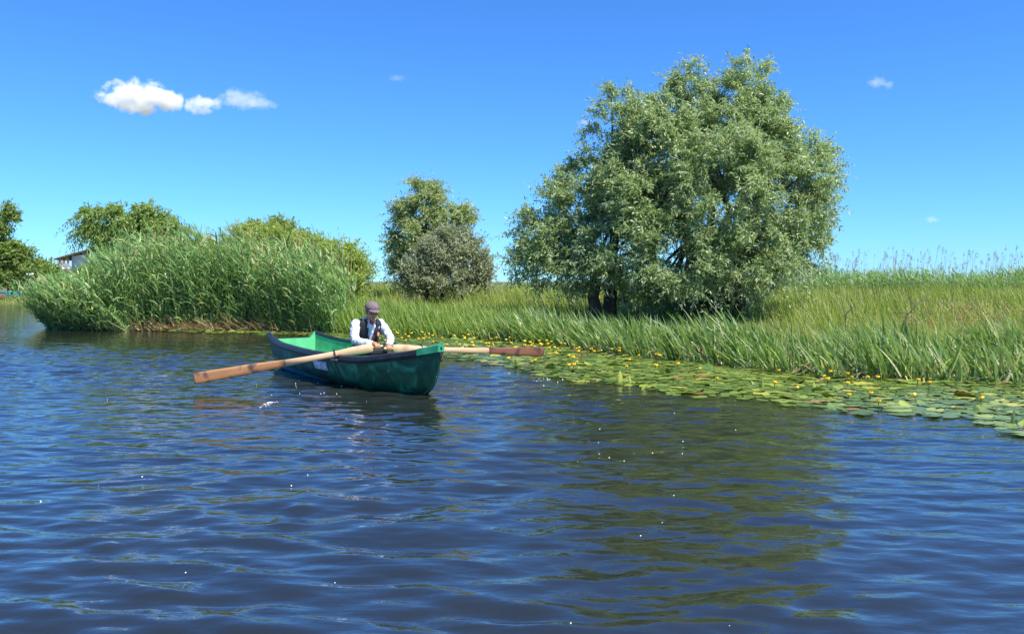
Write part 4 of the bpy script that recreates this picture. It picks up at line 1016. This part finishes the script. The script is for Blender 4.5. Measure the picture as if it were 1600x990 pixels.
# vest: open front, arm holes
rows = [(0.345, 0.0, 0.178, 0.142), (0.42, 0.012, 0.182, 0.140), (0.5, 0.03, 0.178, 0.135), (0.58, 0.055, 0.182, 0.138), (0.64, 0.075, 0.19, 0.140), (0.70, 0.097, 0.196, 0.138), (0.76, 0.115, 0.204, 0.136),
        (0.81, 0.132, 0.198, 0.128), (0.85, 0.145, 0.175, 0.114), (0.885, 0.155, 0.125, 0.096)]
ns = 48; V = []; Qd = []
for z, cy_, rx, ry in rows:
    for k in np.arange(ns) * 2 * math.pi / ns: V.append((rx * math.sin(k), cy_ + ry * math.cos(k), z))
for i in range(len(rows) - 1):
    zc = (rows[i][0] + rows[i + 1][0]) / 2
    for j in range(ns):
        f = ((j + 0.5) / ns * 360 + 180) % 360 - 180; af = abs(f)
        gap = np.interp(zc, [0.34, 0.58, 0.88], [3, 6, 30])
        if af < gap: continue
        if zc > 0.64 and abs(af - 88) < np.interp(zc, [0.64, 0.7, 0.8, 0.88], [10, 24, 32, 22]): continue
        Qd.append((i * ns + j, i * ns + (j + 1) % ns, (i + 1) * ns + (j + 1) % ns, (i + 1) * ns + j))
a = Acc(); a.add(V, Qd); vest = part('vest', a, M['vest']); so = vest.modifiers.new('thick', 'SOLIDIFY'); so.thickness = 0.014; so.offset = 1
a = Acc(); ellipsoid(a, (-0.10, 0.235, 0.665), (0.026, 0.012, 0.034), np.array(Euler((0, 0, R(28))).to_matrix())); o = part('badge', a, M['badge'], parent=vest)
a = Acc(); ellipsoid(a, (-0.115, 0.22, 0.765), (0.014, 0.012, 0.024), np.array(Euler((0, 0, R(28))).to_matrix())); o = part('white_tab', a, M['shirt'], parent=vest)
# trousers and shoes
a = Acc(); torso(a, [(0.285, 0.0, 0.155, 0.13), (0.34, 0.0, 0.172, 0.135), (0.40, 0.01, 0.165, 0.125)])
for s in (1, -1): limb(a, [hip[s], knee[s], ank[s]], [0.095, 0.075, 0.062])
part('trousers', a, M['trousers'], 0.009, smooth=3)
for s in (1, -1):
    a = Acc(); limb(a, [(0.15 * s, 0.53, 0.135), (0.15 * s, 0.62, 0.125), (0.155 * s, 0.70, 0.12)], [0.042, 0.04, 0.03]); part('shoe', a, M['shoe'], 0.008)
# cap with brim
a = Acc(); seg = 22; V = []; rowsn = 8
for i in range(rowsn + 1):
    t = i / rowsn * math.pi / 2
    for k in np.arange(seg) * 2 * math.pi / seg: V.append(H_(0.088 * math.cos(t) ** 0.8 * math.sin(k), -0.006 + 0.108 * math.cos(t) ** 0.8 * math.cos(k), 0.045 + 0.082 * math.sin(t)))
Qd = [(i * seg + j, i * seg + (j + 1) % seg, (i + 1) * seg + (j + 1) % seg, (i + 1) * seg + j) for i in range(rowsn) for j in range(seg)]
a.add(V, Qd); cap = part('cap', a, M['cap']); so = cap.modifiers.new('thick', 'SOLIDIFY'); so.thickness = 0.006
V = []
for i in range(5):
    for k in np.linspace(-1.15, 1.15, 13):
        e_ = i / 4; V.append(H_((0.086 + 0.004 * e_) * math.sin(k), -0.006 + 0.106 * math.cos(k) + e_ * 0.072 * max(math.cos(k * 1.1), 0) , 0.052 - 0.018 * e_ - 0.012 * e_ * (abs(k) / 1.15) ** 2))
a = Acc(); a.add(V, [(i * 13 + j, i * 13 + j + 1, (i + 1) * 13 + j + 1, (i + 1) * 13 + j) for i in range(4) for j in range(12)])
o = part('brim', a, M['cap'], parent=cap); so = o.modifiers.new('thick', 'SOLIDIFY'); so.thickness = 0.006

# ------------------------------------------------------------------ far bank on the left: house, fence, lamp
M['white'] = mat_plain('white_render', (0.78, 0.78, 0.76), (0.70, 0.70, 0.70), 3, 0.8)
M['mauve'] = mat_plain('mauve_wall', (0.38, 0.33, 0.38), (0.44, 0.38, 0.42), 3, 0.8)
M['roof'] = mat_plain('dark_roof', (0.09, 0.06, 0.06), (0.14, 0.09, 0.08), 8, 0.8)
M['redpost'] = mat_plain('red_brown_wood', (0.25, 0.07, 0.06), (0.32, 0.10, 0.08), 8, 0.7)
M['teal'] = mat_plain('teal_paint', (0.05, 0.27, 0.33), (0.09, 0.36, 0.42), 6, 0.6)
M['glass'] = mat_plain('dark_pane', (0.03, 0.035, 0.05), None, 3, 0.15)
M['lamp'] = mat_plain('lamp_white', (0.80, 0.80, 0.78), None, 8, 0.4)
M['thatch'] = mat_plain('thatch', (0.16, 0.12, 0.09), (0.26, 0.20, 0.15), 14, 0.95, bump=0.8, stretch=(1, 1, 0.3))
dh = 75.0; s_ = dh / F
hx = lambda px: (px - 800) * s_
hz = lambda py: CAMH + (440 - py) * s_
house = empty('house', (hx(150), dh + 3, 0.35)); tag(house, 'white house with low pitched dark roof behind the left tip of the reeds', 'house')
hl = np.array(house.location)
def hpart(name, boxes, mat, parent=house):
    a = Acc()
    for c, s in boxes: box(a, np.array(c) - hl, s)
    return link(name, a.mesh(name), mat, parent)
zt = hz(404)
# main wall with gable
a = Acc(); x0, x1 = hx(112), hx(226); zr = hz(388); xm = (x0 + x1) / 2
V = []
for y in (dh, dh + 8): V += [(x0, y, 0.2), (x1, y, 0.2), (x1, y, hz(402) + 0.05), (xm, y, zr - 0.15), (x0, y, hz(402) + 0.1)]
V = np.array(V) - hl
a.add(V, [(0, 1, 2, 4), (4, 2, 3, 3), (5, 9, 7, 6), (9, 8, 7, 7), (0, 4, 9, 5), (1, 6, 7, 2)])
me = bpy.data.meshes.new('wall'); me.from_pydata([tuple(v) for v in V], [], [(0, 1, 2, 3, 4), (9, 8, 7, 6, 5), (0, 4, 9, 5), (1, 6, 7, 2), (4, 3, 8, 9), (3, 2, 7, 8), (0, 5, 6, 1)]); link('wall', me, M['white'], house)
hpart('porch_wall', [((hx(104), dh + 4.5, 1.8), (hx(112) - hx(96) - 0.02, 5, 3.2))], M['mauve'])
for px in (97, 103.5, 110):
    hpart('porch_post', [((hx(px), dh - 0.4, 1.8), (0.14, 0.14, 3.2))], M['redpost'])
hpart('porch_beam', [((hx(103), dh - 0.4, hz(405) + 0.02), (hx(112) - hx(94), 0.16, 0.16))], M['redpost'])
hpart('balcony_rail', [((hx(103), dh - 0.5, hz(416)), (hx(112) - hx(95), 0.06, 0.5))], M['mauve'])
w1 = hpart('window', [((hx(103), dh + 1.97, 2.3), (0.5, 0.06, 0.9))], M['glass']); hpart('frame', [((hx(103), dh + 1.95, 2.78), (0.6, 0.08, 0.07)), ((hx(103), dh + 1.95, 1.83), (0.6, 0.08, 0.07))], M['white'], w1)
me = bpy.data.meshes.new('roof'); ex0, ex1 = hx(90), hx(248); ez = hz(404); V = []
for y in (dh - 0.6, dh + 9):
    V += [(ex0, y, ez), (xm, y, zr + 0.35), (ex1, y, ez), (ex0, y, ez - 0.13), (xm, y, zr + 0.2), (ex1, y, ez - 0.13)]
V = [tuple(np.array(v) - hl) for v in V]
me.from_pydata(V, [], [(0, 1, 7, 6), (1, 2, 8, 7), (3, 9, 10, 4), (4, 10, 11, 5), (0, 3, 4, 1), (1, 4, 5, 2), (6, 7, 10, 9), (7, 8, 11, 10), (0, 6, 9, 3), (2, 5, 11, 8)]); link('roof', me, M['roof'], house)
# low outbuilding with white dishes
od = 70.0; so_ = od / F
ox = lambda px: (px - 800) * so_
oz = lambda py: CAMH + (440 - py) * so_
shed = empty('shed', (ox(100), od + 1, 0.35)); tag(shed, 'low flat roofed grey shed below the house roof', 'shed'); sl = np.array(shed.location)
a = Acc(); box(a, np.array((ox(102), od + 1.4, (oz(422) + 0.2) / 2)) - sl, (ox(122) - ox(83), 2.6, oz(422) - 0.2)); link('wall', a.mesh('wall'), M['mauve'], shed)
a = Acc(); box(a, np.array((ox(102), od + 1.4, oz(421) + 0.03)) - sl, (ox(124) - ox(81), 3.0, 0.08)); link('roof', a.mesh('roof'), M['metal'], shed)
for k, (px, py, rr, lab) in enumerate(((87, 415.5, 4.2, 'largest white satellite dish on the left end of the shed roof'), (96, 417.5, 3.0, 'small white satellite dish in the middle of the shed roof'), (105.5, 418, 3.0, 'small white satellite dish at the porch end of the shed roof'))):
    t = empty('satellite_dish', (ox(px), od + 0.4, oz(421) + 0.07)); tag(t, lab, 'dish', 'satellite dishes on the shed roof')
    rr *= so_; a = Acc(); V = [(0, 0.06, 0)]; seg = 14
    for q in (0.5, 1.0):
        for k2 in range(seg): V.append((rr * q * math.cos(k2 * 2 * math.pi / seg), 0.06 - 0.10 * q * q, rr * q * math.sin(k2 * 2 * math.pi / seg)))
    zc = oz(py) - t.location.z; me = bpy.data.meshes.new('dish')
    me.from_pydata([(v[0], v[1], v[2] + zc) for v in V], [], [(0, 1 + j, 1 + (j + 1) % seg) for j in range(seg)] + [(1 + j, 1 + seg + j, 1 + seg + (j + 1) % seg, 1 + (j + 1) % seg) for j in range(seg)]); link('dish', me, M['lamp'], t)
    a = Acc(); a.add(*tube(np.array([(0, 0.1, 0), (0, 0.1, zc * 0.5), (0, 0.07, zc)]), 0.02, 6)); link('mast', a.mesh('mast', True), M['metal'], t)
# lamp post with two floodlights
ld_ = 58.0; sl_ = ld_ / F
lx = (46.5 - 800) * sl_; lamp = empty('lamp_post', (lx, ld_, float(ground_z(lx, ld_)))); tag(lamp, 'thin lamp post with two white floodlights on the far bank', 'lamp post')
lh = CAMH + (440 - 429) * sl_ - lamp.location.z
a = Acc(); a.add(*tube(np.array([(0, 0, -0.1), (0, 0, lh * 0.5), (0, 0, lh)]), [0.035, 0.03, 0.025], 8)); link('post', a.mesh('post', True), M['metal'], lamp)
a = Acc(); box(a, (0.03, 0, lh - 0.01), (0.26, 0.04, 0.04)); link('arm', a.mesh('arm'), M['metal'], lamp)
for k, (dx, tl) in enumerate(((-0.08, 0.1), (0.16, -0.35))):
    a = Acc(); box(a, (dx, -0.05, lh + 0.04), (0.17, 0.16, 0.09), np.array(Euler((0, tl, 0)).to_matrix())); link('floodlight', a.mesh('floodlight'), M['lamp'], lamp)
# teal fence
fd = 60.0; sf = fd / F; X_ = lambda px: (px - 800) * sf
fence = empty('fence', (X_(18), fd, float(ground_z(X_(18), fd)))); tag(fence, 'low teal panel fence on the far bank at the left edge', 'fence'); fl = np.array(fence.location); fh = CAMH + (440 - 454.5) * sf - fl[2]
edges = [-16, -2, 15, 27, 38]
for px in edges:
    a = Acc(); box(a, (X_(px) - fl[0], 0, fh / 2), (0.09, 0.09, fh + 0.06)); link('post', a.mesh('post'), M['teal'], fence)
for i, (p0_, p1_) in enumerate(zip(edges[:-1], edges[1:])):
    xa, xb = X_(p0_) - fl[0] + 0.05, X_(p1_) - fl[0] - 0.05
    for z in (0.1, fh - 0.05):
        a = Acc(); box(a, ((xa + xb) / 2, 0, z), (xb - xa, 0.05, 0.06)); link('rail', a.mesh('rail'), M['teal'], fence)
    if i != 2:
        nn = int((xb - xa) / 0.13)
        for q in range(nn):
            a = Acc(); box(a, (xa + (q + 0.5) * (xb - xa) / nn, 0.035, fh / 2), (0.095, 0.02, fh - 0.06)); link('board', a.mesh('board'), M['teal'], fence)
    else:
        a = Acc(); L_ = xb - xa; an = math.atan2(fh - 0.2, L_); box(a, ((xa + xb) / 2, 0, fh / 2), (math.hypot(L_, fh - 0.2) - 0.05, 0.045, 0.05), np.array(Euler((0, -an, 0)).to_matrix())); link('brace', a.mesh('brace'), M['teal'], fence)
# thatched sunshade
td = 62.0; st = td / F; tx_ = (62 - 800) * st
th = empty('thatched_sunshade', (tx_, td, float(ground_z(tx_, td)))); tag(th, 'dark thatched sunshade roof on a post beside the reed tip', 'sunshade')
tz = CAMH + (440 - 443) * st - th.location.z
a = Acc(); V = []; seg = 18; tr_ = np.random.default_rng(5)
for q, z in ((0.06, tz + 0.5), (0.55, tz + 0.26), (1.0, tz + 0.02), (0.92, tz - 0.04)):
    for k in range(seg): V.append((0.95 * q * math.cos(k * 2 * math.pi / seg), 0.95 * q * math.sin(k * 2 * math.pi / seg), z + tr_.normal(0, 0.02)))
a.add(V, [(i * seg + j, i * seg + (j + 1) % seg, (i + 1) * seg + (j + 1) % seg, (i + 1) * seg + j) for i in range(3) for j in range(seg)]); link('thatch_roof', a.mesh('thatch_roof'), M['thatch'], th)
a = Acc(); a.add(*tube(np.array([(0, 0, -0.1), (0, 0, tz + 0.4)]), 0.05, 8)); link('post', a.mesh('post', True), M['bark'], th)
# pink flowering bush at the frame edge
M['pink'] = mat_leaf('pink_petal', [(0, (0.55, 0.12, 0.25)), (1, (0.75, 0.40, 0.50))], trans=0.2, tcol=(1, 0.8, 0.9))
pb = P(1, 469, 55.0); pk = empty('flowering_bush', (pb[0], pb[1], float(ground_z(pb[0], pb[1])))); tag(pk, 'small pink flowering bush at the left edge below the fence', 'bush')
q = np.random.default_rng(9); n = 500; pp = q.normal(0, 1, (n, 3)) * np.array([0.17, 0.15, 0.10]) + np.array([0, 0, 0.22]); 
link('leaves', mesh_np('leaves', *leaves(pp, rdir(n, q), np.full(n, 0.07), np.full(n, 0.04), rdir(n, q))), M['darkleaf'], pk)
n = 220; pp = unit(q.normal(0, 1, (n, 3))) * np.array([0.26, 0.24, 0.16]) + np.array([0, 0, 0.24])
link('blossom', mesh_np('blossom', *leaves(pp, rdir(n, q), np.full(n, 0.08), np.full(n, 0.07), rdir(n, q))), M['pink'], pk)

# ------------------------------------------------------------------ foam and bubbles on the water
M['foam'] = mat_plain('foam', (0.85, 0.87, 0.9), (0.8, 0.82, 0.86), 20, 0.25)
q = np.random.default_rng(77)
a = Acc()
spots = [(q.uniform(60, 1300), q.uniform(610, 985)) for _ in range(20)] + [(q.normal(950, 40), q.normal(710, 14)) for _ in range(8)] + [(q.normal(850, 22), q.normal(592, 3)) for _ in range(14)] + [(q.normal(520, 45), q.normal(606, 8)) for _ in range(18)]
for px, py in spots:
    X, d = wpt(px, max(py, 590)); rr = q.uniform(0.002, 0.0055) * np.interp(d, [3, 12], [0.8, 1.6]); z = float(wave_z(np.array([[X]]), np.array([[d]]))[0, 0])
    ellipsoid(a, (X, d, z), (rr, rr, rr * 0.8), seg=7, rings=4)
o = link('water_bubbles', a.mesh('water_bubbles', True), M['foam']); tag(o, 'tiny white bubbles scattered over the open water', 'bubbles', kind='stuff')
a = Acc()
for _ in range(46):
    t = q.normal(0, 1); X, d = wpt(419 + t * 7 + q.normal(0, 1.5), 631.5 - t * 2.6 + q.normal(0, 1.3)); rr = q.uniform(0.003, 0.008); z = float(wave_z(np.array([[X]]), np.array([[d]]))[0, 0])
    ellipsoid(a, (X, d, z + 0.004), (rr * 1.6, rr * 1.3, rr * 0.3), seg=7, rings=4)
o = link('foam_streak', a.mesh('foam_streak', True), M['foam']); tag(o, 'short white foam streak on the water below the left oar', 'foam', kind='stuff')

# ------------------------------------------------------------------ clouds
def cloud(label, blobs, d, dens, seed):
    """blobs: (px, py, rx, ry) in photo pixels at depth d, one soft volume"""
    x0 = min(b[0] - b[2] * 1.5 for b in blobs); x1 = max(b[0] + b[2] * 1.5 for b in blobs)
    y0 = min(b[1] - b[3] * 1.6 for b in blobs); y1 = max(b[1] + b[3] * 1.6 for b in blobs)
    k = d / F; c = P((x0 + x1) / 2, (y0 + y1) / 2, d); sx, sz = (x1 - x0) / 2 * k, (y1 - y0) / 2 * k; sy = sz * 1.3
    a = Acc(); ellipsoid(a, (0, 0, 0), (sx * 1.1, sy * 1.1, sz * 1.1), seg=24, rings=14)
    m, n, l, out = newmat('cloud_vapour')
    tc = n.new('ShaderNodeTexCoord')
    nz = n.new('ShaderNodeTexNoise'); nz.inputs['Scale'].default_value = 1.6 / sz; nz.inputs['Detail'].default_value = 6; nz.inputs['Roughness'].default_value = 0.62
    of = n.new('ShaderNodeVectorMath'); of.operation = 'ADD'; of.inputs[1].default_value = (seed * 91.0, seed * 37.0, 0); l.new(tc.outputs['Object'], of.inputs[0]); l.new(of.outputs[0], nz.inputs['Vector'])
    cur = None
    for (px, py, rx, ry) in blobs:
        b = P(px, py, d) - c
        mp = n.new('ShaderNodeMapping'); mp.vector_type = 'POINT'
        rxm, rzm = rx * k, ry * k; rym = (rxm + rzm) / 2
        mp.inputs['Location'].default_value = (-b[0] / rxm, 0, -b[2] / rzm); mp.inputs['Scale'].default_value = (1 / rxm, 1 / rym, 1 / rzm)
        l.new(tc.outputs['Object'], mp.inputs[0])
        ln = n.new('ShaderNodeVectorMath'); ln.operation = 'LENGTH'; l.new(mp.outputs[0], ln.inputs[0])
        sb = n.new('ShaderNodeMath'); sb.operation = 'SUBTRACT'; sb.inputs[0].default_value = 1; l.new(ln.outputs['Value'], sb.inputs[1])
        if cur is None: cur = sb.outputs[0]
        else:
            mx = n.new('ShaderNodeMath'); mx.operation = 'SMOOTH_MAX'; mx.inputs[2].default_value = 0.25; l.new(cur, mx.inputs[0]); l.new(sb.outputs[0], mx.inputs[1]); cur = mx.outputs[0]
    nm = n.new('ShaderNodeMath'); nm.operation = 'MULTIPLY_ADD'; nm.inputs[1].default_value = 3.0; nm.inputs[2].default_value = -1.52; l.new(nz.outputs[0], nm.inputs[0])
    ad = n.new('ShaderNodeMath'); ad.operation = 'ADD'; l.new(cur, ad.inputs[0]); l.new(nm.outputs[0], ad.inputs[1])
    mr = n.new('ShaderNodeMapRange'); mr.inputs[1].default_value = 0.0; mr.inputs[2].default_value = 0.55; mr.inputs[3].default_value = 0; mr.inputs[4].default_value = dens; l.new(ad.outputs[0], mr.inputs[0])
    v = n.new('ShaderNodeVolumePrincipled'); v.inputs['Color'].default_value = (0.98, 0.98, 0.98, 1); v.inputs['Anisotropy'].default_value = 0.0
    l.new(mr.outputs[0], v.inputs['Density']); l.new(v.outputs[0], out.inputs['Volume'])
    o = link('cloud', a.mesh('cloud', True), m); o.location = tuple(c); tag(o, label, 'cloud', 'small clouds in the blue sky')
cloud('biggest white puffy cloud at the upper left', [(175, 155, 26, 13), (205, 152, 38, 22), (243, 143, 22, 20), (255, 157, 32, 17), (218, 168, 34, 11)], 1500, 0.12, 1)
cloud('small white cloud between the big one and the faint one', [(306, 160, 15, 13), (328, 162, 20, 11), (314, 172, 20, 8), (296, 167, 12, 6)], 1500, 0.07, 2)
cloud('faint thin cloud right of the small white one', [(378, 155, 34, 15), (402, 162, 34, 9), (362, 158, 16, 7)], 1500, 0.022, 3)
cloud('tiny faint cloud wisp above and right of the big willow', [(1372, 129, 16, 9), (1390, 133, 10, 6)], 1500, 0.02, 4)
cloud('tiny cloud fleck low over the reeds at right', [(1456, 343, 11, 5)], 1500, 0.03, 5)
cloud('tiny thin wisp touching the left shoulder of the big willow', [(915, 191, 14, 5)], 1500, 0.03, 6)
cloud('tiny faint wisp high in the middle of the sky', [(620, 122, 15, 5)], 1500, 0.012, 7)
